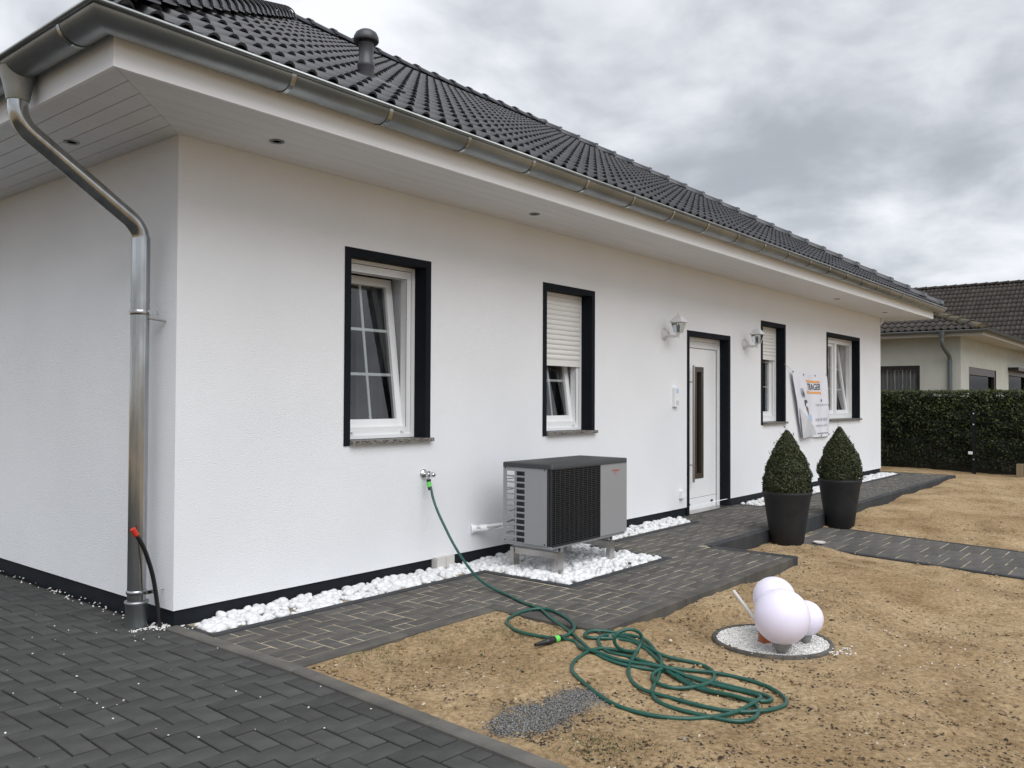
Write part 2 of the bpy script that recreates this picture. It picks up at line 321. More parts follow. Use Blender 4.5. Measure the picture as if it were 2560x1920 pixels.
# ------------------------------------------------------------------ GROUND
CP = np.array([(0,-1.2,-.010),(0,-2,-.012),(0,-3,-.02),(0,-4.5,-.05),(1.5,-1.3,-.008),(1.6,-2.05,-.010),(3,-2.05,-.028),(4.65,-2,-.062),(4.75,-1.3,-.10),(5.8,-1.2,-.135),(7.8,-1.2,-.14),(9.1,-1.2,-.10),(11.5,-1.2,-.075),(14.5,-1.3,-.045),(16,1,-.03),(16.1,-2,-.08),(2.4,-2.65,-.122),(1.2,-3.0,-.07),(6.0,-2.5,-.20),(6,-3.5,-.24),(7.8,-2.5,-.20),(7.8,-3.5,-.235),(4,-3.5,-.18),(10,-3,-.16),(13,-3,-.12),(2,-4.5,-.14)])
def lz(x, y):
    x = np.asarray(x, float); y = np.asarray(y, float)
    d = (x[..., None]-CP[:, 0])**2+(y[..., None]-CP[:, 1])**2+.08
    w_ = d**-1.6
    return (w_*CP[:, 2]).sum(-1)/w_.sum(-1)
def in_paved(x, y, m):
    """true where paving, bed or house stands, shrunk by m"""
    a = (y > -1.16+m) & (x > -20) & (x < 14.5-m) & (y < 12)
    b = (x > 1.55+m) & (x < 4.65-m) & (y > -1.95+m) & (y < 0)
    c = (x < 0.0-m-np.where(y < -1.2, .058*(-1.2-y), 0)) & (y > -9) & (y < 12)
    d = (x > 6.15+m) & (x < 7.6-m) & (y < 0) & (y > -12)
    e = ((x-2.41)**2+(y+2.63)**2) < (0.31-m)**2
    return a | b | c | d | e
gx = np.concatenate([[-600, -200, -60, -20, -8, -3, -1, -0.5], np.arange(-0.36, 5.2, 0.025), np.arange(5.2, 9.0, 0.04), np.arange(9.0, 15.0, 0.055), np.arange(15.0, 17.0, 0.1), [18, 20, 24, 30, 45, 70, 120, 300, 700]])
gy = np.concatenate([[-600, -200, -60, -20, -10, -7, -5.5], np.arange(-4.8, -0.85, 0.03), np.arange(-0.8, 1.6, 0.12), [2.5, 4, 8, 14, 22, 40, 90, 250, 700]])
X, Y = np.meshgrid(gx, gy, indexing='ij')
Z = lz(X, Y)
amp = np.clip((X+0.02+np.where(Y < -1.2, .058*(-1.2-Y), 0))/0.3, 0, 1)*np.clip((17.5-X)/2, 0, 1)
Z = Z+amp*((vnoise(X, Y, .55, 3)-.5)*.028+(vnoise(X, Y, .17, 5)-.5)*.014+(vnoise(X, Y, .07, 9)-.5)*.013+(vnoise(X, Y, .035, 19)-.5)*.006)
edge = in_paved(X, Y, -.07) & (Y > -6)
walkz = -.155-.032*np.maximum(-1.16-Y, 0)-.014
isw = (X > 6.0) & (X < 7.75) & (Y < -1.22)
Z = np.where(edge, np.minimum(Z, np.where(isw, walkz, -.008)), Z)
far = np.maximum(np.maximum(np.abs(X-6)-14, np.abs(Y)-9), 0); Z = np.where(far > 0, -0.12, Z)
rd = np.sqrt((X-2.41)**2+(Y+2.63)**2); Z = np.where(rd < .52, np.minimum(Z, -.124+np.maximum(rd-.37, 0)*.18), Z)
Z = np.where(in_paved(X, Y, 0.05), -0.32, Z)
nx, ny = X.shape
I = np.arange(nx*ny).reshape(nx, ny)
F = np.stack([I[:-1, :-1], I[1:, :-1], I[1:, 1:], I[:-1, 1:]], -1).reshape(-1, 4)
ground = bulk('ground', np.stack([X, Y, Z], -1).reshape(-1, 3), F, sand, smooth=True); tag(ground, 'bare sandy topsoil of the unfinished front garden', None, kind='structure')
def surf(x, y):
    if (1.55 < x < 4.65 and -1.95 < y) or y > -1.16: return 0.002
    z = float(lz(x, y)); a = min(max((x+0.02)/0.3, 0), 1)
    return z+a*float((vnoise(x, y, .55, 3)-.5)*.028+(vnoise(x, y, .17, 5)-.5)*.014)

# ------------------------------------------------------------------ PAVING
def herringbone(region, ox, oy, ph, x0, x1, y0, y1):
    """aligned 2:1 herringbone, unit 0.1; returns (cx, cy, sx, sy)"""
    res = []
    for i in range(int((x0-ox)/.1)-2, int((x1-ox)/.1)+3):
        for j in range(int((y0-oy)/.1)-2, int((y1-oy)/.1)+3):
            k = (i+j+ph) % 4
            c0 = (ox+(i+.5)*.1, oy+(j+.5)*.1)
            if k == 0: c1 = (c0[0]+.1, c0[1])
            elif k == 2: c1 = (c0[0], c0[1]+.1)
            else: continue
            a, b = region(*c0), region(*c1)
            if a and b: res.append(((c0[0]+c1[0])/2, (c0[1]+c1[1])/2, .2 if k == 0 else .1, .1 if k == 0 else .2))
            elif a: res.append((*c0, .1, .1))
            elif b: res.append((*c1, .1, .1))
    return res
def lay(bricks, mtl, parent, gap, zf, amp, limit=300, skew=False, turn=.006, tilt=0.0, name='paving_brick', rest='far_paving_bricks'):
    meshes = {}
    for sx, sy in {(round(b[2], 3), round(b[3], 3)) for b in bricks}:
        meshes[(sx, sy)] = bevel_box_mesh(name, sx-gap, sy-gap, .06, .0035, mtl)
    vis = [b for b in bricks if inview((b[0], b[1], zf(b[0], b[1])), 80)]
    vis.sort(key=lambda b: (b[0]-CAM[0])**2+(b[1]-CAM[1])**2)
    near = set(vis[:limit]); V = []; F = []
    for b in bricks:
        me, vv, ff = meshes[(round(b[2], 3), round(b[3], 3))]
        q = random.Random(hash((round(b[0], 2), round(b[1], 2))))
        sk = .058*(b[1]+1.2) if skew and b[1] < -1.2 else 0.0
        M = Matrix.Translation((b[0]+sk+q.uniform(-.001, .001), b[1]+q.uniform(-.001, .001), zf(b[0], b[1])+q.uniform(-amp, amp))) @ Matrix.Rotation(tilt+q.uniform(-.4, .4)*(.006 if tilt else .010), 4, 'X') @ Matrix.Rotation(q.uniform(-.4, .4)*(.006 if tilt else .010), 4, 'Y') @ Matrix.Rotation(q.uniform(-turn, turn)-(.058 if sk else 0), 4, 'Z')
        if b in near: inst(name, me, M, parent)
        else:
            n = len(V); V += [tuple(M @ Vector(p)) for p in vv]; F += [tuple(i+n for i in f) for f in ff]
    if V:
        o = link_mesh(rest, V, F, mtl, parent); o['kind'] = 'stuff'
flat = lambda x, y: 0.0
# driveway
kx_ = lambda y: -.02-(.058*(-1.2-y) if y < -1.2 else 0)
b = MB(); b.add([(-9, -8, -.012), (kx_(-8), -8, -.012), (kx_(-1.2), -1.2, -.012), (kx_(0), 0, -.012), (-.0135, 10, -.012), (-9, 10, -.012)], [(0, 1, 2, 3, 4, 5)])
drive = b.build('driveway', jdark); tag(drive, 'dark grey block paved driveway beside the house corner', kind='structure')
def kx(y): return -.010-(.058*(-1.2-y) if y < -1.2 else 0)
lay(herringbone(lambda x, y: -3.4 < x < -.085 and -3.6 < y < 3.4 and not (x > -.02 and y > 0), -.05, -.08, 2, -3.4, -.08, -3.6, 3.4), brickd, drive, .0100, flat, .0014, skew=True, name='driveway_brick', rest='outer_driveway_bricks')
kerbl = mat('pale_kerb', (0.085, 0.083, 0.078), 0.85, spec=0.22, var=(0.14, 0.13, 0.115), vscale=6, detail=8, rnd=0.1, bump=0.3, bscale=140, bdist=0.002)
kme, _, _ = bevel_box_mesh('kerb_stone', .078, .995, .2, .008, kerbl)
for k in range(7):
    yk = -.6-1.0*k if k == 0 else -.7-1.0*k+.0
    if k == 0: inst('kerb_stone', kme, Matrix.Translation((kx(-.6), -.60, .014)) @ Matrix.Diagonal((1, 1.2, 1, 1)), drive)
    else: inst('kerb_stone', kme, Matrix.Translation((kx(yk), yk, .014)) @ Matrix.Rotation(-.058, 4, 'Z'), drive)
# path along the front wall
def in_path(x, y):
    if .03 < x < 14.4 and -1.05 < y < -.35: return not (2.37 < x < 3.87 and y > -1.16)
    if 1.65 < x < 4.55 and -1.85 < y <= -1.05: return not (2.37 < x < 3.87 and y > -1.16)
    if 5.95 < x < 7.75 and -.36 < y < .02: return True
    if 14.15 < x < 14.4 and -.36 < y < 2.4: return True
    return False
b = MB(); b.box(.028, 14.42, -1.10, .05, -.25, -.0028); b.box(1.6, 4.6, -1.9, -1.101, -.25, -.0028); b.box(14.0, 14.42, .051, 2.5, -.25, -.0028)
path = b.build('front_path', jsand); tag(path, 'grey block path along the front wall with sandy joints', kind='structure')
lay(herringbone(in_path, .05, -.05, 1, 0, 14.5, -2, 2.4), brickp, path, .0118, flat, .0012, name='path_brick', rest='far_path_bricks')
def kerb(x0, x1, y0, y1, mtl, z=.002, dep=.3, step=1.0):
    ln = max(x1-x0, y1-y0); n = max(1, round(ln/step)); hor = (x1-x0) > (y1-y0)
    me, _, _ = bevel_box_mesh('kerb_stone', (ln/n-.004) if hor else (x1-x0), (y1-y0) if hor else (ln/n-.004), dep, .005, mtl)
    for k in range(n):
        c = (x0+(k+.5)*ln/n, (y0+y1)/2) if hor else ((x0+x1)/2, y0+(k+.5)*ln/n)
        inst('kerb_stone', me, Matrix.Translation((c[0], c[1], z+random.uniform(-.001, .001))), path)
kerb(.03, 1.55, -1.16, -1.055, kerbm); kerb(4.65, 14.5, -1.16, -1.055, kerbn)
kerb(1.55, 1.648, -1.95, -1.055, kerbm); kerb(1.65, 4.55, -1.95, -1.853, kerbm); kerb(4.552, 4.65, -1.95, -1.165, kerbn)
kerb(.05, 2.37, -.35, -.29, kerbn, z=.006); kerb(3.87, 5.93, -.35, -.29, kerbn, z=.006); kerb(7.78, 14.1, -.35, -.29, kerbn, z=.006)
kerb(2.37, 2.43, -1.16, -.292, kerbn, z=.006); kerb(3.81, 3.868, -1.1, -.292, kerbn, z=.006); kerb(2.432, 3.868, -1.16, -1.102, kerbn, z=.006)
kerb(5.93, 5.985, -.35, .01, kerbn, z=.006); kerb(7.73, 7.78, -.35, .01, kerbn, z=.006)
kerb(14.42, 14.5, -1.05, 2.4, kerbn); kerb(.034, .085, -.288, .012, kerbn, z=.004)
# lower walkway
zw = lambda x, y: -.155-.032*(-1.16-y)
b = MB(); b.add([(6.17, -1.165, -.158), (7.58, -1.165, -.158), (7.58, -8, -.3768), (6.17, -8, -.3768)], [(0, 3, 2, 1)])
walk = b.build('garden_walkway', jsand); tag(walk, 'narrow grey block walkway leading from the step into the garden', kind='structure')
wb = []
for c in range(3):
    for j in range(30): wb.append((6.21+.4617*(c+.5), -1.26-.193*(j+.5*(c % 2)), .4617, .193))
lay(wb, brickp, walk, .0105, zw, .0008, turn=.001, tilt=.032, name='walkway_slab', rest='far_walkway_slabs')
for x in (6.18, 7.625):
    me, _, _ = bevel_box_mesh('walkway_edging', .06, .99, .2, .005, kerbn)
    for k in range(6):
        y = -1.67-k; inst('walkway_edging', me, Matrix.Translation((x, y, zw(x, y)+.002)) @ Matrix.Rotation(.032, 4, 'X'), walk)

# ------------------------------------------------------------------ pebbles
def ico(sub):
    bm = bmesh.new(); bmesh.ops.create_icosphere(bm, subdivisions=sub, radius=1.0)
    V = np.array([v.co[:] for v in bm.verts]); F = np.array([[v.index for v in f.verts] for f in bm.faces]); bm.free(); return V, F
ICO1, ICO2 = ico(1), ico(2)
def pebble_shape(seed, ic, bumpy):
    r = np.random.default_rng(seed); V = ic[0].copy()
    for _ in range(5):
        d = r.normal(size=3); d /= np.linalg.norm(d); V = V*(1+bumpy*np.clip(V @ d, -1, 1)**2*r.uniform(-1, 1))[:, None]
    V = np.sign(V)*np.abs(V)**r.uniform(.85, 1.0); return V*np.array([1, r.uniform(.68, .9), r.uniform(.55, .75)])
def rotm(r, flat=True):
    a = r.uniform(0, 2*np.pi); t = r.uniform(-.5, .5) if flat else r.uniform(-1.5, 1.5); s = r.uniform(-.4, .4)
    return np.array((Matrix.Rotation(a, 3, 'Z') @ Matrix.Rotation(t, 3, 'X') @ Matrix.Rotation(s, 3, 'Y')))
def scatter(items, shapes, F, mtl, name, parent, smooth, r):
    V = []; Fs = []; n = 0
    for (x, y, z, s) in items:
        sh = shapes[r.integers(len(shapes))]; v = (sh*s) @ rotm(r).T+np.array([x, y, z]); V.append(v); Fs.append(F+n); n += len(v)
    if not V: return None
    o = bulk(name, np.concatenate(V), np.concatenate(Fs), mtl, parent, smooth); o['kind'] = 'stuff'; return o
r = np.random.default_rng(11)
PSH = [pebble_shape(k, ICO2, .22) for k in range(8)]
zones = [(.09, 2.42, -.288, .012, 1.0), (2.42, 3.81, -1.10, .012, .45), (3.81, 5.92, -.288, .012, .9), (7.80, 14.08, -.288, .012, .8)]
items = []
for x0, x1, y0, y1, heap in zones:
    far_ = x0 > 7; area = (x1-x0)*(y1-y0); dens = 720 if far_ else 860
    for L in range(2 if not far_ else 1):
        n = int(area*dens*(1 if L == 0 else .38))
        xs = r.uniform(x0, x1, n); ys = r.uniform(y0, y1, n)
        for x, y in zip(xs, ys):
            s = float(np.clip(r.lognormal(math.log(.0275), .27), .015, .046)); 
            if not (x0+s*.55 < x < x1-s*.3 and y0+s*.45 < y): continue
            if y > -s*.5: y = -s*.5
            up = max(0, (y+.27)/.27)
            h = heap*.010*up if y > -.27 else 0
            if x < .35: h *= (x-.05)/.3; 
            if L == 1 and (x < .3 or (y < -.2 and heap >= .8)): continue
            z = s*.16+h+(L*.012)-.012+r.uniform(0, .004)
            items.append((x, y, z, s))
b = MB()
for x0, x1, y0, y1, hp in zones: b.box(x0-.02, x1+.01, y0-.005, .03, -.2, -.012)
bed = b.build('pebble_bed', bedm); tag(bed, 'bed of rounded white pebbles between front wall and path', kind='structure')
items.sort(key=lambda p: -p[3]/math.dist(p[:3], CAM))
vis = [p for p in items if p[2] > p[3]*.10]
near = set(vis[:300]); pm = []
for k, sh in enumerate(PSH):
    me = bpy.data.meshes.new('pebble'); me.from_pydata([tuple(v) for v in sh], [], [tuple(map(int, f)) for f in ICO2[1]]); me.polygons.foreach_set('use_smooth', [True]*len(me.polygons)); me.materials.append(pebm); pm.append(me)
for (x, y, z, s) in near:
    M = Matrix(rotm(r).tolist()).to_4x4(); inst('pebble', pm[r.integers(8)], Matrix.Translation((x, y, z+.002)) @ M @ Matrix.Scale(s, 4), bed)
rest = [p for p in items if p not in near]
PS1 = [pebble_shape(k+20, ICO1, .22) for k in range(8)]
nr = [p for p in rest if p[0] < 4.2]; fr_ = [p for p in rest if p[0] >= 4.2]
scatter(nr, PSH, ICO2[1], pebm, 'small_pebbles', bed, True, r); scatter(fr_, PS1, ICO1[1], pebm, 'far_pebbles', bed, True, r)
# two brown stones on the bed rim
for k, (x, y, s) in enumerate([(3.30, -1.085, .020), (3.25, -1.075, .016)]):
    me = bpy.data.meshes.new('stone'); me.from_pydata([tuple(v*s) for v in PSH[k]], [], [tuple(map(int, f)) for f in ICO2[1]]); me.materials.append(stoneb); me.polygons.foreach_set('use_smooth', [True]*len(me.polygons))
    o = bpy.data.objects.new('stone', me); col.objects.link(o); o.location = (x, y, .03)
    tag(o, ['larger brown stone on the front rim of the white pebble bed', 'smaller brown stone on the front rim of the white pebble bed'][k], 'stone', 'brown stones on the pebble bed')
# loose chips on the driveway
CH = []
for k in range(10):
    rr = np.random.default_rng(50+k); v = ICO1[0]*np.array([1, rr.uniform(.6, .9), rr.uniform(.45, .7)])*(1+rr.uniform(-.22, .22, (len(ICO1[0]), 1))); CH.append(v)
ICO0 = (ICO1[0], ICO1[1])
loose = [(-0.426,0.561),(-0.415,0.403),(-0.611,0.403),(-0.239,0.194),(-0.339,0.223),(-0.23,-0.003),(-0.275,-0.101),(-0.229,-0.103),(-0.154,-0.128),(-0.734,0.081),(-0.634,-0.054),(-0.748,-0.465),(-0.611,-0.795),(-1.037,-0.486),(-0.854,-0.69),(-0.855,-0.819),(-0.854,-0.905),(-0.861,-0.978),(-0.805,-0.988),(-0.893,-1.134),(-0.833,-1.376),(-0.835,-1.475),(-1.24,-0.957),(-0.762,-0.956),(0.027,-0.335),(-0.059,-0.568),(0.013,-1.075),(-0.087,-1.478),(-0.377,-1.235),(-0.35,-1.385),(-0.291,-1.655),(-0.77,-1.588),(-0.393,-1.893),(-0.129,-1.874),(-0.581,-1.69)]
it = [(x, y, .003, random.uniform(.0032, .0068)) for x, y in loose]
for _ in range(45): it.append((random.uniform(-1.6, -.1), random.uniform(-2.2, 1.6), .002, random.uniform(.001, .0026)))
for _ in range(90):
    t_ = random.random()**1.5; it.append((random.uniform(-.09, .0), 0.35+t_*3.0, .004, random.uniform(.004, .009)))
for _ in range(60): it.append((random.gauss(-.06, .035), random.gauss(.07, .035), .006, random.uniform(.005, .011)))
for _ in range(26): it.append((random.uniform(-.21, -.10), random.uniform(.06, .12), .004, random.uniform(.004, .008)))
for _ in range(16): it.append((random.uniform(-.02, .16), random.uniform(-.12, .0), .006, random.uniform(.005, .010)))
ob = scatter(it, CH, ICO1[1], chipm, 'loose_white_chips', None, False, r); tag(ob, 'loose white stone chips strewn over the dark driveway', kind='stuff')

# ------------------------------------------------------------------ HOUSE
HL, HW, HS, PLH = 14.0, 9.0, 2.9, .0972
house = root('bungalow', (7, 4.5, 0), 'white rendered bungalow with dark tiled hip roof and anthracite window surrounds', 'house')
openings = {'w1': (1.255, 2.11, 1.045, 2.418), 'w2': (3.562, 4.41, 1.045, 2.42), 'door': (6.35, 7.513, -.02, 2.165), 'w3': (8.482, 9.357, 1.045, 2.44), 'w4': (11.073, 12.76, 1.045, 2.45)}
def wall_with_holes(x0, x1, z0, z1, holes, y):
    xs = sorted({x0, x1, *[h[0] for h in holes], *[h[1] for h in holes]}); zs = sorted({z0, z1, *[min(max(h[2], z0), z1) for h in holes], *[h[3] for h in holes]})
    m = MB()
    for a, c in zip(xs[:-1], xs[1:]):
        for d, e_ in zip(zs[:-1], zs[1:]):
            cx, cz = (a+c)/2, (d+e_)/2
            if any(h[0] < cx < h[1] and h[2] < cz < h[3] for h in holes): continue
            m.quad((a, y, d), (c, y, d), (c, y, e_), (a, y, e_))
    return m
BD = .055
m = wall_with_holes(0, HL, PLH, HS+.02, [(o[0], o[1], o[2], o[3]) for o in openings.values()], 0.0)
m.quad((0, HW, PLH), (0, 0, PLH), (0, 0, HS+.02), (0, HW, HS+.02)); m.quad((HL, 0, PLH), (HL, HW, PLH), (HL, HW, HS+.02), (HL, 0, HS+.02)); m.quad((HL, HW, PLH), (0, HW, PLH), (0, HW, HS+.02), (HL, HW, HS+.02))
m.quad((0, 0, PLH), (0, .03, PLH), (HL, .03, PLH), (HL, 0, PLH)); m.quad((0, 0, PLH), (.03, 0, PLH), (.03, HW, PLH), (0, HW, PLH))
m.build('wall', stucco, house)
m = MB(); i_ = .014
for a, c in ((i_, 6.35+i_), (7.513-i_, HL-i_)): m.quad((a, i_, -.3), (c, i_, -.3), (c, i_, PLH), (a, i_, PLH))
m.quad((i_, HW-i_, -.3), (i_, i_, -.3), (i_, i_, PLH), (i_, HW-i_, PLH)); m.quad((HL-i_, i_, -.3), (HL-i_, HW-i_, -.3), (HL-i_, HW-i_, PLH), (HL-i_, i_, PLH))
m.build('plinth', plinthm, house)
m = MB(); m.quad((.3, .35, 2.75), (HL-.3, .35, 2.75), (HL-.3, HW-.3, 2.75), (.3, HW-.3, 2.75)); m.quad((.2, 2.6, 0), (HL-.2, 2.6, 0), (HL-.2, 2.6, 2.75), (.2, 2.6, 2.75)); m.quad((.1, .3, .02), (HL-.1, .3, .02), (HL-.1, 2.6, .02), (.1, 2.6, .02))
m.build('inner_room', roomm, house)

def surround(o, parent, depth=.12, bottom=False):
    x0, x1, z0, z1 = o; p = -.007; a, c, d = x0+BD, x1-BD, z1-BD; m = MB()
    zl = z0-.035 if not bottom else z0+.02
    m.box(x0, a, p, depth, zl, z1); m.box(c, x1, p, depth, z0 if not bottom else zl, z1); m.box(a, c, p, depth, d, z1)
    return m.build('surround', navy, parent)
def frame_mb(x0, x1, z0, z1, y0, y1, wd, M=None):
    m = MB()
    parts = [((x0, y0, z0), (x0+wd, y1, z1)), ((x1-wd, y0, z0), (x1, y1, z1)), ((x0+wd, y0, z0), (x1-wd, y1, z0+wd)), ((x0+wd, y0, z1-wd), (x1-wd, y1, z1))]
    for a, b_ in parts:
        if M is None: m.box(a[0], b_[0], a[1], b_[1], a[2], b_[2])
        else: m.obox(M, a, b_)
    return m
def curtain(x0, x1, z0, z1, y, amp, mtl, parent, name='curtain'):
    n = int((x1-x0)/.012)+2; vs = []
    for k in range(n):
        x = x0+(x1-x0)*k/(n-1); yy = y+amp*math.sin(x*62+1.7*math.sin(x*9))+amp*.4*math.sin(x*131)
        vs += [(x, yy, z0), (x, yy, z1)]
    return link_mesh(name, vs, [(2*k, 2*k+2, 2*k+3, 2*k+1) for k in range(n-1)], mtl, parent, True)
def sash(x0, x1, z0, z1, y, tilt, parent, nv=1, nh=2):
    """casement leaf hinged at its bottom edge, tilting inward"""
    M = Matrix.Translation((0, y, z0)) @ Matrix.Rotation(-tilt, 4, 'X') @ Matrix.Translation((0, 0, -z0))
    wd = .062
    f = frame_mb(x0, x1, z0, z1, -.025, .025, wd, M).build('sash', pvc, parent)
    m = MB(); m.add([M @ Vector(p) for p in [(x0+wd, 0, z0+wd), (x1-wd, 0, z0+wd), (x1-wd, 0, z1-wd), (x0+wd, 0, z1-wd)]], [(0, 1, 2, 3)]); m.build('pane', glass, parent)
    for k in range(nv):
        xc = x0+(x1-x0)*(k+1)/(nv+1); m = MB(); m.obox(M, (xc-.011, .004, z0+wd), (xc+.011, .012, z1-wd)); m.build('glazing_bar', pvc, parent)
    for k in range(nh):
        zc = z0+wd+(z1-z0-2*wd)*(k+1)/(nh+1); m = MB(); m.obox(M, (x0+wd, .0035, zc-.011), (x1-wd, .0115, zc+.011)); m.build('glazing_bar', pvc, parent)
def window(key, label, tilt=(), shutter=None, closed=(), curtains=()):
    x0, x1, z0, z1 = openings[key]; a, c, d = x0+BD, x1-BD, z1-BD
    wn = empty('window', (0, 0, 0)); setparent(wn, house); BASE[wn.name] = Matrix.Identity(4); wn['label'] = label
    surround(openings[key], wn)
    fb = z0+.004
    frame_mb(a, c, fb, d, .118, .155, .026).build('guide_rail_frame', pvc, wn)
    m = MB(); gl_, gr = a+.027, c-.027
    m.box(gl_-.001, gl_+.05, .135, .195, fb+.026, d-.026); m.box(gr-.05, gr+.001, .135, .195, fb+.026, d-.026); m.box(gl_+.05, gr-.05, .135, .195, d-.09, d-.026); m.box(gl_+.05, gr-.05, .135, .195, fb+.026, fb+.085)
    n = len(tilt)+len(closed)
    if n == 2: xm = (a+c)/2; m.box(xm-.045, xm+.045, .135, .195, fb+.085, d-.09)
    m.build('outer_frame', pvc, wn)
    m = MB(); m.box(gl_-.0035, gl_+.0005, .1335, .1345, fb+.02, d-.02); m.box(gr-.0005, gr+.0035, .1335, .1345, fb+.02, d-.02); m.box(gl_+.046, gl_+.0495, .133, .1345, fb+.08, d-.085); m.box(gr-.0495, gr-.046, .133, .1345, fb+.08, d-.085); m.box(gl_+.05, gr-.05, .133, .1345, d-.0905, d-.087); m.box(gl_+.003, gr-.003, .133, .1345, d-.030, d-.0265); m.build('frame_seal', gasket, wn)
    for k in (0, 1):
        m = MB(); q = a+.12 if k == 0 else c-.13; m.box(q, q+.02, .112, .136, fb+.045, fb+.055); m.build('drain_cap', pvc, wn)
    spans = [(gl_+.045, gr-.045)] if n == 1 else [(gl_+.045, (a+c)/2-.04), ((a+c)/2+.04, gr-.045)]
    for k, (p, q) in enumerate(spans):
        sash(p, q, fb+.078, d-.075, .19, R(7.5) if k in tilt else 0.0, wn)
    m = MB(); m.box(a-.02, a+.026, .196, .42, z0-.02, d+.03); m.box(c-.026, c+.02, .196, .42, z0-.02, d+.03); m.box(a+.026, c-.026, .196, .42, d-.02, d+.03); m.build('inner_reveal', stucco, wn)
    m = MB(); m.box(a-.003, x1+.012, -.040, .13, z0-.028, z0); m.build('sill', granite, wn)
    if shutter:
        zt = d-.026; p = .0472; k = 0; zb = shutter
        while zt-p > zb+.06:
            m = MB(); prof = [(0, .0), (.1, -.006), (.35, -.0105), (.65, -.0105), (.9, -.006), (1, .0)]
            vs = []
            for t_, yy in prof: vs += [(gl_-.008, .128+yy, zt-p*.93*t_-.001), (gr+.008, .128+yy, zt-p*.93*t_-.001)]
            m.add(vs, [(2*i, 2*i+2, 2*i+3, 2*i+1) for i in range(len(prof)-1)], True); m.box(gl_-.008, gr+.008, .128, .136, zt-p, zt)
            m.build('shutter_slat', shut, wn); zt -= p; k += 1
        m = MB(); m.box(gl_-.008, gr+.008, .116, .137, zt-.058, zt-.002); m.build('shutter_end_bar', shut, wn)
    for (p, q, mt_) in curtains: curtain(max(p, a+.03), min(q, c-.03), z0-.05, z1-.06, .36, .02, mt_, wn)
    return wn
window('w1', 'tilted window without shutter nearest the house corner', tilt=(0,), curtains=((1.25, 1.62, curtl), (1.66, 2.12, curt)))
window('w2', 'window with the shutter half lowered above the heat pump', tilt=(0,), shutter=1.63, curtains=((3.75, 4.42, curt),))
window('w3', 'narrow window with half lowered shutter right of the door', closed=(0,), shutter=1.88, curtains=((8.4, 9.4, curtl),))
window('w4', 'wide two leaf window farthest along the front', closed=(0,), tilt=(1,), curtains=((11.9, 12.3, curt), (12.35, 12.75, curtl)))

# front door
x0, x1, z0, z1 = openings['door']; dr = empty('front_door'); setparent(dr, house); BASE[dr.name] = Matrix.Identity(4); dr['label'] = 'white front door with narrow glass slot and long bar handle'
surround(openings['door'], dr, bottom=True)
a, c, d = x0+BD, x1-BD, z1-BD
m = MB(); m.box(a, a+.06, .115, .19, .012, d); m.box(c-.055, c, .115, .19, .012, d); m.box(a+.06, c-.055, .115, .19, d-.045, d); m.box(a+.06, c-.055, .13, .19, d-.125, d-.048)
m.build('door_frame', pvc, dr)
m = MB(); L0, L1, LT = a+.064, c-.059, d-.13
gx0, gx1, gz0, gz1 = 6.80, 7.05, .385, 1.755
for q in [(L0, gx0, .012, LT), (gx1, L1, .012, LT), (gx0, gx1, .012, gz0), (gx0, gx1, gz1, LT)]: m.box(q[0], q[1], .14, .185, q[2], q[3])
m.build('door_leaf', pvc, dr)
m = MB(); m.box(L0-.001, L1+.001, .1385, .1395, .155, .158); m.build('leaf_seam', gasket, dr)
m = MB(); m.box(L0-.004, L0+.0005, .134, .17, .014, LT+.003); m.box(L1-.0005, L1+.004, .134, .17, .014, LT+.003); m.box(L0, L1, .134, .17, LT-.0005, LT+.0035); m.build('door_gasket', gasket, dr)
frame_mb(gx0+.002, gx1-.002, gz0+.002, gz1-.002, .134, .175, .06).build('glass_trim', bronze, dr)
m = MB(); m.quad((gx0+.06, .166, gz0+.06), (gx1-.06, .166, gz0+.06), (gx1-.06, .166, gz1-.06), (gx0+.06, .166, gz1-.06)); m.build('glass_slot', glassd, dr)
m = MB(); m.tube([(6.665, .075, .36), (6.665, .075, 1.765)], .016, 14); h_ = m.build('bar_handle', steel, dr)
m = MB()
for z in (.565, 1.565): m.tube([(6.665, .075, z), (6.665, .142, z)], .009, 10)
m.build('handle_standoff', steel, dr)
for xq in (6.64, 7.25): m = MB(); m.box(xq, xq+.045, .13, .142, .075, .098); m.build('hinge_cap', blackp, dr)
m = MB(); m.box(a, c, -.02, .2, .0035, .0135); m.build('threshold', steel, dr)
curtain(6.5, 7.4, .1, 2.0, .42, .01, curtl, dr, 'slot_reflection_sheet')  # added pale sheet, its tone stands in for reflection on the door glass

# eaves: soffit, fascia, gutter as rings round the house
OV = .72
def ring_pts(d, z): return [(-d, -d, z), (HL+d, -d, z), (HL+d, HW+d, z), (-d, HW+d, z)]
sf = empty('soffit'); setparent(sf, house); BASE[sf.name] = Matrix.Identity(4)
m = MB(); i0, i1 = ring_pts(-.02, HS+.008), ring_pts(OV, HS+.008)
for k in range(4): m.quad(i0[k], i0[(k+1) % 4], i1[(k+1) % 4], i1[k])
m.build('soffit_backing', soff, sf)
nb = 6; bw = OV/nb
for k in range(nb):
    pass
    for s in range(4):
        gp_ = .003 if s == 3 else .0011; d0, d1 = k*bw+gp_, (k+1)*bw-gp_
        p0, p1, q0, q1 = ring_pts(d0, HS), ring_pts(d1, HS), ring_pts(d0, HS+.007), ring_pts(d1, HS+.007)
        t = (s+1) % 4; m = MB(); vs = [p0[s], p0[t], p1[t], p1[s], q0[s], q0[t], q1[t], q1[s]]
        if s == 3: # left side boards stop short of the mitre by a hair so the joint shows
            vs = [Vector(v) for v in vs]; 
            for i in (1, 2, 5, 6): vs[i] = vs[i]+Vector((0, .004, 0))
        m.add(vs, [(0, 1, 2, 3), (0, 4, 5, 1), (1, 5, 6, 2), (2, 6, 7, 3), (3, 7, 4, 0)]); m.build('soffit_board', soff, sf)
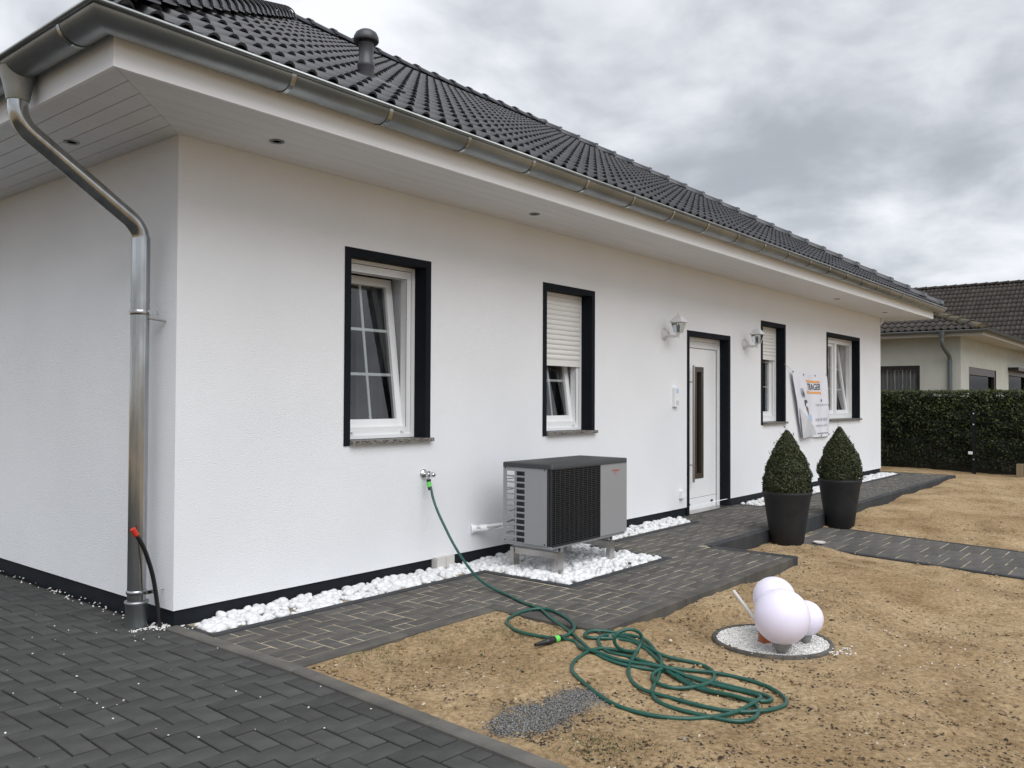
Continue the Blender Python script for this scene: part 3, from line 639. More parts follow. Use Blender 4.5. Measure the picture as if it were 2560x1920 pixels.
for (x, y) in [(.44, -.345), (2.986, -.345), (10.5, -.36), (13.0, -.36), (-.33, .653)]:
    m = MB(); m.lathe([(.028, 0), (.030, -.004), (.044, -.006), (.046, 0.001)], (x, y, HS-.001), 24); rg = m.build('spotlight', zinc, sf)
    m = MB(); m.lathe([(.0001, .0), (.029, .0)], (x, y, HS-.002), 20); m.build('spotlight_lens', curtl, rg)
m = MB(); f0, f1, g0, g1 = ring_pts(OV, HS-.006), ring_pts(OV, 3.14), ring_pts(OV+.022, HS-.006), ring_pts(OV+.022, 3.14)
for k in range(4):
    t = (k+1) % 4; m.quad(g0[k], g0[t], g1[t], g1[k]); m.quad(f0[k], f0[t], g0[t], g0[k]); m.quad(f0[t], f0[k], f1[k], f1[t])
m.build('fascia', fasc, house)
GC, GR, GZ = OV+.022+.088, .086, 3.090
def gut_prof(r):
    return [(GC-r*math.cos(a), GZ-r*math.sin(a)) for a in [math.pi*k/14 for k in range(15)]]
prof = [(GC-GR, GZ+.012)]+gut_prof(GR)
bead = [(GC+GR+.010+.012*math.cos(a), GZ+.003+.012*math.sin(a)) for a in [math.pi-2*math.pi*k/10 for k in range(11)]]
prof = prof+bead
prin = [(GC+GR-.003, GZ+.004)]+gut_prof(GR-.003)[::-1]+[(GC-GR+.003, GZ+.012)]
allp = prof+prin; m = MB(); vs = []
for d, z in allp: vs += ring_pts(d, z)
fs = [(4*i+k, 4*(i+1)+k, 4*(i+1)+(k+1) % 4, 4*i+(k+1) % 4) for i in range(len(allp)-1) for k in range(4)]
m.add(vs, fs, True); gut = m.build('gutter', zinc, house)
def bracket(pos, side):
    m = MB(); vs = []; r1 = GR+.0055
    pr = gut_prof(r1)
    for (d, z) in pr:
        for s in (-.014, .014): vs.append((pos+s, -d, z) if side == 'f' else (-d, pos+s, z))
    m.add(vs, [(2*i, 2*i+1, 2*i+3, 2*i+2) for i in range(len(pr)-1)], True); m.build('gutter_bracket', galv, gut)
for k in range(21): bracket(.145+.7*k, 'f')
for k in range(13): bracket(-.56+.7*k, 'l')
# downpipe at the near corner
dp = empty('downpipe'); setparent(dp, house); BASE[dp.name] = Matrix.Identity(4); dp['label'] = 'shiny galvanised downpipe at the near house corner'
PX, PY = -.13, .178; ox_ = -GC; oy_ = .125
m = MB(); m.lathe([(.095, .0), (.085, -.03), (.066, -.10), (.056, -.155), (.054, -.16)], (ox_, oy_, GZ-.035), 24); m.build('outlet_funnel', zinc, dp)
def fillet(P, rad, n=9):
    P = [Vector(p) for p in P]; o_ = [P[0]]
    for a, b, c in zip(P[:-2], P[1:-1], P[2:]):
        u, v = (a-b).normalized(), (c-b).normalized(); h = rad/math.tan(math.acos(max(-1, min(1, u.dot(v))))/2); p, q = b+u*h, b+v*h
        for k in range(n+1):
            t = k/n; o_.append(p*(1-t)**2+b*2*t*(1-t)+q*t*t)
    return o_+[P[-1]]
pts = fillet([(ox_, oy_, 2.93), (ox_, oy_, 2.785), (PX, PY, 2.345), (PX, PY, 2.20)], .16)
m = MB(); m.tube(pts, .050, 20); m.build('offset_bend', galv, dp)
m = MB(); m.lathe([(.052, 2.29), (.052, .16)], (PX, PY, 0), 24); m.lathe([(.0535, 1.93), (.0535, 1.905)], (PX, PY, 0), 24); m.build('pipe', galv, dp)
m = MB(); m.lathe([(.055, .0), (.058, .008), (.058, .02), (.055, .028)], (PX, PY, 1.83), 24); m.box(PX+.02, PX+.075, PY-.07, PY-.05, 1.832, 1.856); m.tube([(PX+.03, PY-.045, 1.81), (0, PY-.06, 1.80)], .005, 8); m.build('pipe_clamp', galv, dp)
m = MB(); m.lathe([(.060, -.02), (.060, .135), (.066, .14), (.068, .148), (.066, .156), (.056, .158)], (PX, PY, 0), 24); m.build('standpipe', zinc, dp)
m = MB(); m.lathe([(.055, .0), (.058, .006), (.058, .018), (.055, .024)], (PX, PY, .195), 24); m.box(PX+.02, PX+.075, PY-.07, PY-.05, .197, .217); m.tube([(PX+.04, PY-.045, .206), (0, PY-.07, .215)], .004, 8); m.build('pipe_clamp', galv, dp)

# roof
EV, EZ, RY, RZ = .86, 3.100, 4.52, 6.255
AL, AR = 3.97, 9.42
rf = root('x', (0, 0, 0), None, None); rf.name = 'roof'; BASE['roof'] = Matrix.Identity(4); setparent(rf, house)
cA, cB, cC, cD = Vector((-EV, -EV, EZ)), Vector((HL+EV, -EV, EZ)), Vector((HL+EV, HW+EV, EZ)), Vector((-EV, HW+EV, EZ))
r1, r2 = Vector((AL, RY, RZ)), Vector((AR, RY, RZ))
dz = Vector((0, 0, -.03)); m = MB()
m.add([cA+dz, cB+dz, r2+dz, r1+dz], [(0, 1, 2, 3)]); m.add([cB+dz, cC+dz, r2+dz], [(0, 1, 2)]); m.add([cC+dz, cD+dz, r1+dz, r2+dz], [(0, 1, 2, 3)]); m.add([cD+dz, cA+dz, r1+dz], [(0, 1, 2)])
m.build('roof_deck', deckm, rf)
TW, TL = .296, .345
def tile_profile(tw):
    us = []; c = tw/4
    for k in (0, 1):
        cc = c+k*tw/2
        us += [(cc-.052, 0), (cc-.041, .006), (cc-.030, .022), (cc-.013, .035), (cc+.008, .036), (cc+.026, .025), (cc+.037, .007), (cc+.048, 0)]
    return [(0.001, 0.0)]+us+[(tw-.001, 0)]
def tile_mesh_data(tw, tl, lift=.030, th=.012, ov=.06):
    pr = tile_profile(tw); V = []; F = []; n = len(pr); L = tl+ov
    for u, wv in pr: V.append((u, 0, wv+lift))
    for u, wv in pr: V.append((u, L, wv+lift*.12))
    for u, wv in pr: V.append((u, .002, wv*.93+lift-(th if wv > .004 else lift*.80)))
    F += [(i, i+1, n+i+1, n+i) for i in range(n-1)]+[(i+1, i, 2*n+i, 2*n+i+1) for i in range(n-1)]
    V.append((0.001, L*.5, -.002)); return V[:-1], F
def face_tiles(O, ud, nrows, width, planes, name, mtl, parent, nd, vd, tw=TW, tl=TL, limit=0, u0=0.0, restname='roof_tiles_beyond'):
    TV, TF = tile_mesh_data(tw, tl); me = bpy.data.meshes.new(name); me.from_pydata(TV, [], TF); me.update(); me.materials.append(mtl); me.polygons.foreach_set('use_smooth', [i < len(TF)//2 for i in range(len(TF))])
    B = Matrix(((ud.x, vd.x, nd.x), (ud.y, vd.y, nd.y), (ud.z, vd.z, nd.z))).to_4x4()
    lst = []
    for j in range(nrows):
        for i in range(int(width/tw)+2):
            p = O+ud*(i*tw+u0)+vd*(j*tl); M = Matrix.Translation(p) @ B
            cs = [M @ Vector(q) for q in ((0, 0, 0), (tw, 0, 0), (tw, tl+.06, 0), (0, tl+.06, 0))]
            st = [[(c_-co).dot(no) for c_ in cs] for co, no in planes]
            if any(min(s) > -.01 for s in st): continue
            cut = [pl for pl, s in zip(planes, st) if max(s) > 0]
            lst.append((M, cut, cs))
    ctr = lambda t: (t[2][0]+t[2][2])/2
    order = sorted([k for k in range(len(lst)) if inview(ctr(lst[k]), 40)], key=lambda k: (ctr(lst[k])-Vector(CAM)).length) if limit else []
    near_ = set(order[:limit]); V = []; F = []; sm = []
    for k, (M, cut, cs) in enumerate(lst):
        q = random.Random(k*7+1); M = M @ Matrix.Translation((q.uniform(-.0015, .0015), q.uniform(-.003, .003), q.uniform(-.001, .002)))
        if cut:
            bm = bmesh.new(); bm.from_mesh(me); bm.transform(M)
            for co, no in cut: bmesh.ops.bisect_plane(bm, geom=bm.verts[:]+bm.edges[:]+bm.faces[:], plane_co=co, plane_no=no, clear_outer=True)
            if not bm.faces: bm.free(); continue
            if k in near_:
                m2 = bpy.data.meshes.new(name); bm.to_mesh(m2); m2.materials.append(mtl); o = bpy.data.objects.new(name, m2); col.objects.link(o); o.parent = parent
            else:
                n = len(V); bm.verts.index_update(); V += [tuple(v.co) for v in bm.verts]; F += [tuple(v.index+n for v in f.verts) for f in bm.faces]; sm += [f.smooth for f in bm.faces]
            bm.free()
        elif k in near_: inst(name, me, M, parent)
        else:
            n = len(V); V += [tuple(M @ Vector(v)) for v in TV]; F += [tuple(i+n for i in f) for f in TF]; sm += [i < len(TF)//2 for i in range(len(TF))]
    if V:
        o = link_mesh(restname, V, F, mtl, parent, sm); o['kind'] = 'stuff'
def hipplane(p, q, inside):
    d = (q-p); no = Vector((d.y, -d.x, 0)).normalized()
    if (inside-p).dot(no) > 0: no = -no
    return (p, no)
mid = Vector((7, 2, 4))
vdF = (Vector((0, RY, RZ))-Vector((0, -EV, EZ))).normalized(); ndF = Vector((0, -vdF.z, vdF.y))
face_tiles(Vector((-EV+.038, -EV, EZ)), Vector((1, 0, 0)), 19, HL+2*EV, [hipplane(cA, r1, mid), hipplane(cB, r2, mid), (Vector((0, RY-.02, 0)), Vector((0, 1, 0)))], 'roof_tile', tilem, rf, ndF, vdF, limit=300)
midL = Vector((0, 4.5, 4)); midR = Vector((14, 4.5, 4))
vdL = (Vector((AL, 0, RZ))-Vector((-EV, 0, EZ))).normalized(); ndL = Vector((-vdL.z, 0, vdL.x))
face_tiles(Vector((-EV+.015, HW+EV, EZ-.035)), Vector((0, -1, 0)), 18, HW+2*EV, [hipplane(cA, r1, midL), hipplane(cD, r1, midL)], 'roof_tile', tilem, rf, ndL, vdL, restname='roof_tiles_left_side')
vdR = (Vector((AR, 0, RZ))-Vector((HL+EV, 0, EZ))).normalized(); ndR = Vector((-vdR.z, 0, vdR.x)); ndR = ndR if ndR.z > 0 else -ndR
face_tiles(Vector((HL+EV, -EV, EZ)), Vector((0, 1, 0)), 18, HW+2*EV, [hipplane(cB, r2, midR), hipplane(cC, r2, midR)], 'roof_tile', tilem, rf, ndR, vdR, restname='roof_tiles_right_side')
m = MB(); m.box(-.84, HL+.84, -.835, -.80, 3.06, 3.155); m.box(-.835, -.80, -.79, HW+.84, 3.06, 3.155); m.build('eaves_comb', deckm, rf)
def caps(p, q, name, mtl, parent, r=.125, ln=.36, lift=.045, closed=True):
    """overlapping half round tiles from p (low end) to q"""
    d = q-p; L = d.length; n = max(1, round(L/ln)); d.normalize(); up = (Vector((0, 0, 1))-d*d.z).normalized(); sd = d.cross(up)
    for k in range(n):
        a = p+d*(k*L/n-.02); b_ = p+d*((k+1)*L/n+.035); m = MB(); vs = []; S = 12
        for (c_, rr, lf) in ((a, r, lift+.016), (a+d*.05, r, lift+.014), (a+d*.052, r-.010, lift+.010), (b_, r-.016, lift-.006)):
            for i in range(S+1):
                t_ = -math.pi*.52+math.pi*1.04*i/S; vs.append(c_+sd*(math.sin(t_)*rr)+up*(math.cos(t_)*rr*.72+lf-.02))
        fs = [(j*(S+1)+i, j*(S+1)+i+1, (j+1)*(S+1)+i+1, (j+1)*(S+1)+i) for j in range(3) for i in range(S)]
        m.add(vs, fs, True)
        vi = vs[:S+1]; inn = [v-(v-(a+up*(lift-.02))).normalized()*.014 for v in vi]
        m.add(vi+inn, [(i+1, i, S+1+i, S+2+i) for i in range(S)])
        if closed and k == 0: m.add(vi, [tuple(range(S, -1, -1))])
        m.build(name, mtl, parent)
caps(cA+Vector((.06, .06, .03)), r1, 'hip_tile', tilem, rf, r=.165, lift=.065)
caps(cB+Vector((-.06, .06, .03)), r2, 'hip_tile', tilem, rf, r=.14)
caps(r1+Vector((-.05, 0, .0)), r2, 'ridge_tile', tilem, rf, r=.135, ln=.40, closed=False)
caps(cD+Vector((.06, -.06, .03)), r1, 'hip_tile', tilem, rf, r=.14); caps(cC+Vector((-.06, -.06, .03)), r2, 'hip_tile', tilem, rf, r=.14)
m = MB(); m.lathe([(.11, 0.02), (.15, -.03), (.155, .03), (.13, .075), (.06, .10), (.0001, .105)], (AR, RY, RZ+.02), 20); m.build('ridge_end_cap', tilem, rf)
m = MB(); m.lathe([(.15, -.06), (.155, .02), (.13, .07), (.06, .095), (.0001, .10)], (AL, RY, RZ+.0), 20); m.build('ridge_end_cap', tilem, rf)
# vent pipe
vp = empty('vent_pipe'); setparent(vp, rf); 
VX, VY, VZ = 1.695, .30, 3.765
m = MB(); m.lathe([(.062, -.05), (.062, .12), (.067, .128), (.068, .145), (.064, .165), (.057, .175), (.057, .295), (.061, .30), (.061, .313), (.057, .318), (.061, .326), (.061, .338)], (VX, VY, VZ), 24); m.build('vent_pipe', tilem, rf)
m = MB(); m.lathe([(.052, .334), (.090, .320), (.097, .332), (.095, .362), (.081, .392), (.053, .412), (.0001, .419)], (VX, VY, VZ), 24); m.build('vent_cowl', tilem, rf)
bpy.data.objects.remove(vp)
m = MB(); m.obox(Matrix.Translation((VX+.08, VY-.10, VZ-.02)) @ Matrix.Rotation(math.atan2(vdF.z, vdF.y), 4, 'X'), (-.16, -.14, -.01), (.16, .20, .035)); m.build('vent_base_tile', tilem, rf)
m = MB(); m.tube([(HL-.02, -.005, 2.78), (HL+.04, -.02, 2.83), (HL+.06, -.02, 2.90)], .02, 8); m.build('cable_stub', fasc, house)

# ------------------------------------------------------------------ things on the wall
def lantern(x, label):
    L = root('wall_lantern', (x, 0, 2.08), label, 'wall lamp', 'lanterns beside the front door'); y = -.185
    m = MB(); M = Matrix.Translation((x, 0, 2.085)) @ Matrix.Rotation(R(90), 4, 'X'); m.lathe([(.056, 0), (.056, .010), (.046, .018), (.032, .040), (.022, .062)], None, 24, M=M @ Matrix.Diagonal((.9, 1.25, 1, 1))); m.build('back_plate', lampw, L)
    m = MB(); m.tube(catmull([(x, -.03, 2.080), (x, -.07, 2.060), (x, -.13, 2.052), (x, y, 2.068), (x, y, 2.082)], .012), .0155, 10); m.build('arm', lampw, L)
    z0, z1, h0, h1 = 2.092, 2.205, .036, .062
    m = MB(); m.lathe([(.0001, -.062), (.008, -.058), (.010, -.050), (.005, -.044), (.008, -.036), (.012, -.03), (.018, -.012), (.034, -.003), (.040, .004)], (x, y, z0-.002), 16); m.build('base_finial', lampw, L)
    cs0 = [(x+sx*h0, y+sy*h0, z0) for sx, sy in ((-1, -1), (1, -1), (1, 1), (-1, 1))]; cs1 = [(x+sx*h1, y+sy*h1, z1) for sx, sy in ((-1, -1), (1, -1), (1, 1), (-1, 1))]
    for k in range(4):
        m = MB(); m.quad(cs0[k], cs0[(k+1) % 4], cs1[(k+1) % 4], cs1[k]); m.build('lantern_pane', glassl, L)
        m = MB(); m.tube([cs0[k], cs1[k]], .0035, 6); m.build('lantern_bar', lampw, L)
    m = MB(); vs = []; pr = [(.070, 2.200), (.076, 2.206), (.073, 2.214), (.056, 2.238), (.040, 2.262), (.022, 2.280), (.008, 2.288)]
    for rr, zz in pr: vs += [(x+sx*rr, y+sy*rr, zz) for sx, sy in ((-1, -1), (1, -1), (1, 1), (-1, 1))]
    m.add(vs, [(4*i+k, 4*i+(k+1) % 4, 4*i+4+(k+1) % 4, 4*i+4+k) for i in range(len(pr)-1) for k in range(4)]); m.add(vs[:4], [(3, 2, 1, 0)]); m.build('lantern_roof', lampw, L)
    m = MB(); m.lathe([(.010, 0), (.005, .008), (.010, .016), (.006, .024), (.003, .034), (.0001, .052)], (x, y, 2.286), 12); m.build('top_finial', lampw, L)
    m = MB(); m.lathe([(.014, 0), (.014, .03), (.018, .045), (.017, .075), (.006, .09), (.0001, .092)], (x, y, z0), 12); m.build('bulb', curtl, L)
lantern(5.80, 'white wall lantern left of the front door'); lantern(7.93, 'white wall lantern between the front door and the shuttered window')
ic = root('door_intercom', (6.04, 0, 1.38), 'slim white door intercom with two square buttons left of the door', 'intercom')
m = MB(); m.box(6.0, 6.095, -.035, 0, 1.27, 1.49); m.build('housing', pvc, ic)
for z0, z1, mt_ in ((1.425, 1.475, pblue), (1.29, 1.34, vgrey)): m = MB(); m.box(6.03, 6.082, -.038, -.034, z0, z1); m.build('button', mt_, ic)
sw = root('outdoor_socket', (6.2, 0, .26), 'small white outdoor socket low on the wall left of the door', 'socket')
m = MB(); m.box(6.16, 6.235, -.035, 0, .215, .305); m.build('housing', pvc, sw); m = MB(); m.box(6.168, 6.227, -.042, -.034, .222, .27); m.build('flap', fasc, sw)
bx = root('plinth_socket', (2.25, 0, .05), 'pale grey double socket box on the dark plinth above the pebbles', 'socket')
for x0, x1 in ((2.155, 2.252), (2.257, 2.35)): m = MB(); m.box(x0, x1, -.048, .014, .015, .105); m.build('socket_cover', cond, bx)
# tap
tp = root('garden_tap', (2.045, 0, .76), 'chrome garden tap on the wall feeding the green hose', 'tap')
Mx = Matrix.Translation((2.045, 0, .765)) @ Matrix.Rotation(R(90), 4, 'X')
m = MB(); m.lathe([(.040, 0), (.040, .004), (.032, .014), (.018, .02)], None, 24, M=Mx); m.build('rosette', chrome, tp)
m = MB(); m.lathe([(.014, .015), (.014, .035), (.017, .04), (.017, .062), (.013, .066)], None, 20, M=Mx); m.tube([(2.045, -.05, .765), (2.047, -.055, .725)], [.013, .012], 14); m.build('valve_body', chrome, tp)
m = MB(); m.lathe([(.009, .064), (.009, .08), (.018, .084), (.020, .10), (.017, .116), (.008, .12)], None, 20, M=Mx); m.build('handle', chrome, tp)
m = MB(); m.box(2.03, 2.065, -.055, -.038, .778, .788); m.build('spindle_cap', chrome, tp)
# insulated lines to the heat pump
il = root('insulated_pipes', (2.66, 0, .27), 'white wrapped refrigerant pipes running from the wall to the heat pump', 'pipe')
for k, (dz_, dy_) in enumerate(((0, 0), (.026, -.012))):
    m = MB(); m.tube(catmull([(2.60, .03, .262+dz_), (2.68, -.06, .268+dz_), (2.80, -.19, .285+dz_), (2.95, -.42, .30+dz_)], .03), .016, 12); m.build('insulation', lampw, il)
m = MB(); m.tube([(2.665, -.045, .280), (2.70, -.085, .285)], .031, 12); m.build('tape_wrap', pvc, il)
m = MB(); m.tube([(2.60, .004, .275), (2.635, -.02, .278)], [.042, .030], 12); m.build('wall_sleeve', fasc, il)
m = MB(); m.tube(catmull([(2.70, -.10, .275), (2.77, -.17, .30), (2.86, -.24, .355), (2.95, -.34, .38)], .02), .006, 8); m.build('cable', zinc, il)

# banner
bn = root('banner', (10.3, -.04, 1.3), 'white vinyl advertising banner with orange stripes hanging between two windows', 'banner')
def ban(s, t):
    xl = 9.48+.40*t**1.1; xr = 10.985+.15*t; x = xl+(xr-xl)*s
    zt = 1.79-.035*math.sin(math.pi*min(1, s*1.0))-.01*s; z = zt+(.785-zt)*t
    y = -.030-.016*math.exp(-((s-.02)/.16)**2)*(1-.3*t)-.010*math.sin(s*7+2.2*t+.5)*(.35+.65*t)-.007*math.sin(s*19+t*4)-.006*math.sin(s*9-t*11)*t
    return Vector((x, y, z))
n_, k_ = 40, 26
link_mesh('cloth', [ban(i/n_, j/k_) for j in range(k_+1) for i in range(n_+1)], [(j*(n_+1)+i, (j+1)*(n_+1)+i, (j+1)*(n_+1)+i+1, j*(n_+1)+i+1) for j in range(k_) for i in range(n_)], vinyl, bn, True)
fl = [(9.76, 1.24), (9.875, .786), (10.40, .83), (10.27, .95), (9.98, 1.10)]
link_mesh('folded_corner', [(x, -.060-.010*k, z) for k, (x, z) in enumerate(fl)]+[(x, -.057-.010*k, z) for k, (x, z) in enumerate(fl)], [(0, 1, 2, 3, 4), (9, 8, 7, 6, 5)]+[(i, (i+1) % 5+5 if False else i+5, (i+1) % 5+5, (i+1) % 5) for i in range(5)], vgrey, bn)
def onban(vs2, mtl, name, fs, parent=bn, off=.004):
    P = []
    for s, t in vs2:
        p = ban(s, t); du = (ban(s+.01, t)-p); dv = (ban(s, t+.01)-p); no = du.cross(dv).normalized()
        if no.y > 0: no = -no
        P.append(p+no*off)
    return link_mesh(name, P, fs, mtl, parent)
def strip(s0, s1, t0, t1, mtl, name, n=12, skew=0):
    vs2 = []
    for i in range(n+1):
        s = s0+(s1-s0)*i/n; vs2 += [(s, t0+skew*i/n), (s, t1+skew*i/n)]
    return onban(vs2, mtl, name, [(2*i, 2*i+1, 2*i+3, 2*i+2) for i in range(n)])
strip(.38, .76, .095, .13, porange, 'printed_stripe', skew=.01); strip(.37, .80, .268, .303, porange, 'printed_stripe', skew=.012)
def text(body, s0, s1, t0, t1, mtl, slant=0.0, bold=0.0):
    cu = bpy.data.curves.new('txt', 'FONT'); cu.body = body; cu.size = 1.0; cu.shear = slant; cu.offset = bold; cu.resolution_u = 3
    ob_ = bpy.data.objects.new('txt', cu); col.objects.link(ob_); bpy.context.view_layer.update()
    me = bpy.data.meshes.new_from_object(ob_.evaluated_get(bpy.context.evaluated_depsgraph_get())); bpy.data.objects.remove(ob_)
    vs = [v.co.copy() for v in me.vertices]; fs = [tuple(p.vertices) for p in me.polygons]
    a0, a1 = min(v.x for v in vs), max(v.x for v in vs); b0, b1 = min(v.y for v in vs), max(v.y for v in vs)
    return [((v.x-a0)/(a1-a0)*(s1-s0)+s0, t1+(v.y-b0)/(b1-b0)*(t0-t1)) for v in vs], fs
for body, s0, s1, t0, t1, mtl, sl_, bo in (('TRAGER', .395, .775, .148, .252, pnavy, .12, .012), ('PERSÖNLICH', .60, .94, .465, .505, pgrey, 0, 0), ('0184 134 5535', .545, .90, .700, .748, pgrey, 0, .008), ('info@traeger.gmbh', .52, .90, .795, .842, pgrey, 0, .005), ('www.traeger-bau.com', .54, .915, .925, .962, pnavy, 0, .012)):
    vs2, fs = text(body, s0, s1, t0, t1, mtl, sl_, bo); onban(vs2, mtl, 'printed_text', fs, off=.0045)
strip(.765, .80, .40, .44, pnavy, 'printed_emblem', 2)
onban([(.21, .24), (.27, .23), (.30, .30), (.31, .37), (.27, .39), (.22, .36), (.20, .30)], pgrey, 'printed_picture', [(0, 1, 2, 3, 4, 5, 6)])
onban([(.25, .27), (.28, .30), (.30, .36), (.27, .34), (.23, .37)], pnavy, 'printed_picture', [(0, 1, 2, 3, 4)], off=.0055)
onban([(.27, .41), (.34, .41), (.36, .45), (.30, .47), (.29, .51), (.26, .50)], pnavy, 'printed_picture', [(0, 1, 2, 3, 4, 5)])
onban([(.28, .50), (.37, .53), (.37, .66), (.30, .57)], pbrown, 'printed_picture', [(0, 1, 2, 3)])
onban([(.37, .63), (.47, .65), (.46, .74), (.33, .74)], pblue, 'printed_picture', [(0, 1, 2, 3)])
m = MB(); m.tube([ban(0, 0), (9.30, -.004, 1.875)], .003, 6); m.build('cord', rope, bn)
for s, t in ((.015, .02), (.33, .02), (.66, .02), (.985, .02), (.985, .5), (.985, .97), (.66, .98)):
    p = ban(s, t)+Vector((0, -.006, 0)); m = MB(); M = Matrix.Translation(p) @ Matrix.Rotation(R(90), 4, 'X'); m.lathe([(.006, 0), (.014, .003), (.015, 0)], None, 12, M=M); m.build('eyelet', zinc, bn)

# ------------------------------------------------------------------ HEAT PUMP
hx0, hx1, hy0, hy1, hz0, hz1 = 2.56, 3.63, -.85, -.375, .228, .822
hp = root('heat_pump', ((hx0+hx1)/2, -.6, 0), 'silver and black outdoor heat pump unit standing on the pebble bed', 'heat pump')
# side sheet with two columns of slots
cols = [(.082, .275), (.31, .50)]; DY = (hy1-.0)-(hy0+.045)
def yy(f): return hy1-f*DY
cuts_y = sorted([hy1, hy0+.045]+[yy(c_) for q in cols for c_ in q], reverse=True); rows = [(hz1-.038-.0468*k, hz1-.038-.0468*k-.0335) for k in range(12)]
cuts_z = sorted([hz0, hz1]+[z for q in rows for z in q]); m = MB()
def hole(yc, zc): return any(yy(c_[1]) < yc < yy(c_[0]) for c_ in cols) and any(q[1] < zc < q[0] for q in rows)
for a, c in zip(cuts_y[:-1], cuts_y[1:]):
    for d, e_ in zip(cuts_z[:-1], cuts_z[1:]):
        if not hole((a+c)/2, (d+e_)/2):
            m.quad((hx0, a, d), (hx0, c, d), (hx0, c, e_), (hx0, a, e_)); m.quad((hx0+.002, c, d), (hx0+.002, a, d), (hx0+.002, a, e_), (hx0+.002, c, e_))
m.box(hx0+.0005, hx0+.022, hy1, hy1+.002, hz0, hz1); m.box(hx0, hx0+.0018, hy0+.0432, hy0+.045, hz0, hz1); m.build('side_panel', pumpg, hp)
m = MB(); m.box(3.225, hx1, hy0-.004, hy0-.001, hz0+.002, hz1); m.box(hx1-.002, hx1, hy0-.001, hy1, hz0+.002, hz1); m.box(3.225, 3.227, hy0-.001, hy0+.03, hz0+.002, hz1); m.build('front_panel', pumpg, hp)
m = MB(); m.box(hx0+.03, hx1-.01, -.475, -.465, hz0, hz1); m.box(hx0+.03, hx0+.035, -.81, -.476, hz0, hz1); m.box(hx0+.036, hx1-.01, -.80, -.478, hz0+.01, hz1-.01); m.build('inner_casing', innerm, hp)
# lid with slightly domed, rounded outline
def rrect(x0, x1, y0, y1, r_, z, n=5):
    o_ = []
    for cx, cy, a0 in ((x1-r_, y1-r_, 0), (x0+r_, y1-r_, 90), (x0+r_, y0+r_, 180), (x1-r_, y0+r_, 270)):
        o_ += [(cx+r_*math.cos(R(a0+90*k/n)), cy+r_*math.sin(R(a0+90*k/n)), z) for k in range(n+1)]
    return o_
rings = [rrect(hx0-.006, hx1+.006, hy0-.010, hy1+.010, .022, hz1-.008), rrect(hx0-.006, hx1+.006, hy0-.010, hy1+.010, .022, hz1+.023), rrect(hx0-.001, hx1+.001, hy0-.005, hy1+.005, .020, hz1+.028), rrect(hx0+.14, hx1-.14, hy0+.12, hy1-.12, .05, hz1+.034)]
m = MB(); nn = len(rings[0]); vs = [p for q in rings for p in q]
m.add(vs, [(i*nn+k, i*nn+(k+1) % nn, (i+1)*nn+(k+1) % nn, (i+1)*nn+k) for i in range(3) for k in range(nn)], True); m.add(rings[-1], [tuple(range(nn))]); m.add(rings[0], [tuple(range(nn-1, -1, -1))]); m.build('lid', pumpl, hp)
m = MB(); m.box(hx0+.01, hx1-.01, hy0+.01, hy1-.01, hz0-.022, hz0-.001); m.build('base_tray', pumpg, hp)
# wrap-round grille
m = MB(); ng = 40; pz_ = (hz1-hz0-.012)/ng; gy_ = hy0-.002; cr = .035
for k in range(ng):
    z = hz0+.010+pz_*k
    m.box(hx0+cr, 3.223, gy_-.004, gy_+.020, z, z+.0055)
    arc = [(hx0+cr-cr*math.sin(R(a)), gy_+cr-cr*math.cos(R(a))) for a in (0, 22, 45, 68, 90)]+[(hx0, hy0+.044)]
    vs = []
    for (x, y) in arc: vs += [(x, y, z), (x+.012, y+.012, z), (x, y, z+.0055), (x+.012, y+.012, z+.0055)]
    fs = []
    for i in range(len(arc)-1): b0 = 4*i; fs += [(b0, b0+2, b0+6, b0+4), (b0+2, b0+3, b0+7, b0+6), (b0, b0+4, b0+5, b0+1)]
    m.add(vs, fs)
g_ = m.build('grille_slats', grillm, hp); g_['kind'] = 'stuff'
for k in range(11):
    x = hx0+cr+.008+k*.0615; m = MB(); m.box(x, x+.006, gy_-.0015, gy_+.024, hz0+.004, hz1-.01); m.build('grille_bar', grillm, hp)
m = MB(); m.box(hx0+.003, hx0+.012, hy0+.026, hy0+.036, hz0+.004, hz1-.01); m.box(hx0+.008, hx0+.020, hy0+.008, hy0+.018, hz0+.004, hz1-.01); m.build('grille_bar', grillm, hp)
m = MB(); m.box(hx0+.02, 3.224, hy0, hy0+.024, hz0-.004, hz0+.006); m.box(hx0+.02, 3.224, hy0, hy0+.024, hz1-.014, hz1-.009); m.build('grille_rail', grillm, hp)
M = Matrix.Translation((2.93, hy0+.045, .52)) @ Matrix.Rotation(R(90), 4, 'X')
m = MB(); m.lathe([(.235, 0), (.25, .02), (.265, .02), (.265, -.01)], None, 32, M=M); m.build('fan_ring', blackp, hp)
m = MB()
for k in range(3): m.obox(M @ Matrix.Rotation(R(120*k+20), 4, 'Z') @ Matrix.Rotation(R(24), 4, 'X'), (.03, -.07, -.004), (.225, .07, .004))
m.lathe([(.05, -.02), (.05, .02), (.0001, .03)], None, 20, M=M); m.build('fan', blackp, hp)
for k in range(7): m = MB(); z = hz0+.06+k*.085; m.tube([(hx0+.01, hy1-.004, z), (hx1-.01, hy1-.004, z)], .0028, 6); m.build('guard_wire', blackp, hp)
for x in (hx0+.016, hx0+.40, hx0+.72): m = MB(); m.tube([(x, hy1-.008, hz0), (x, hy1-.008, hz1)], .003, 6); m.build('guard_wire', blackp, hp)
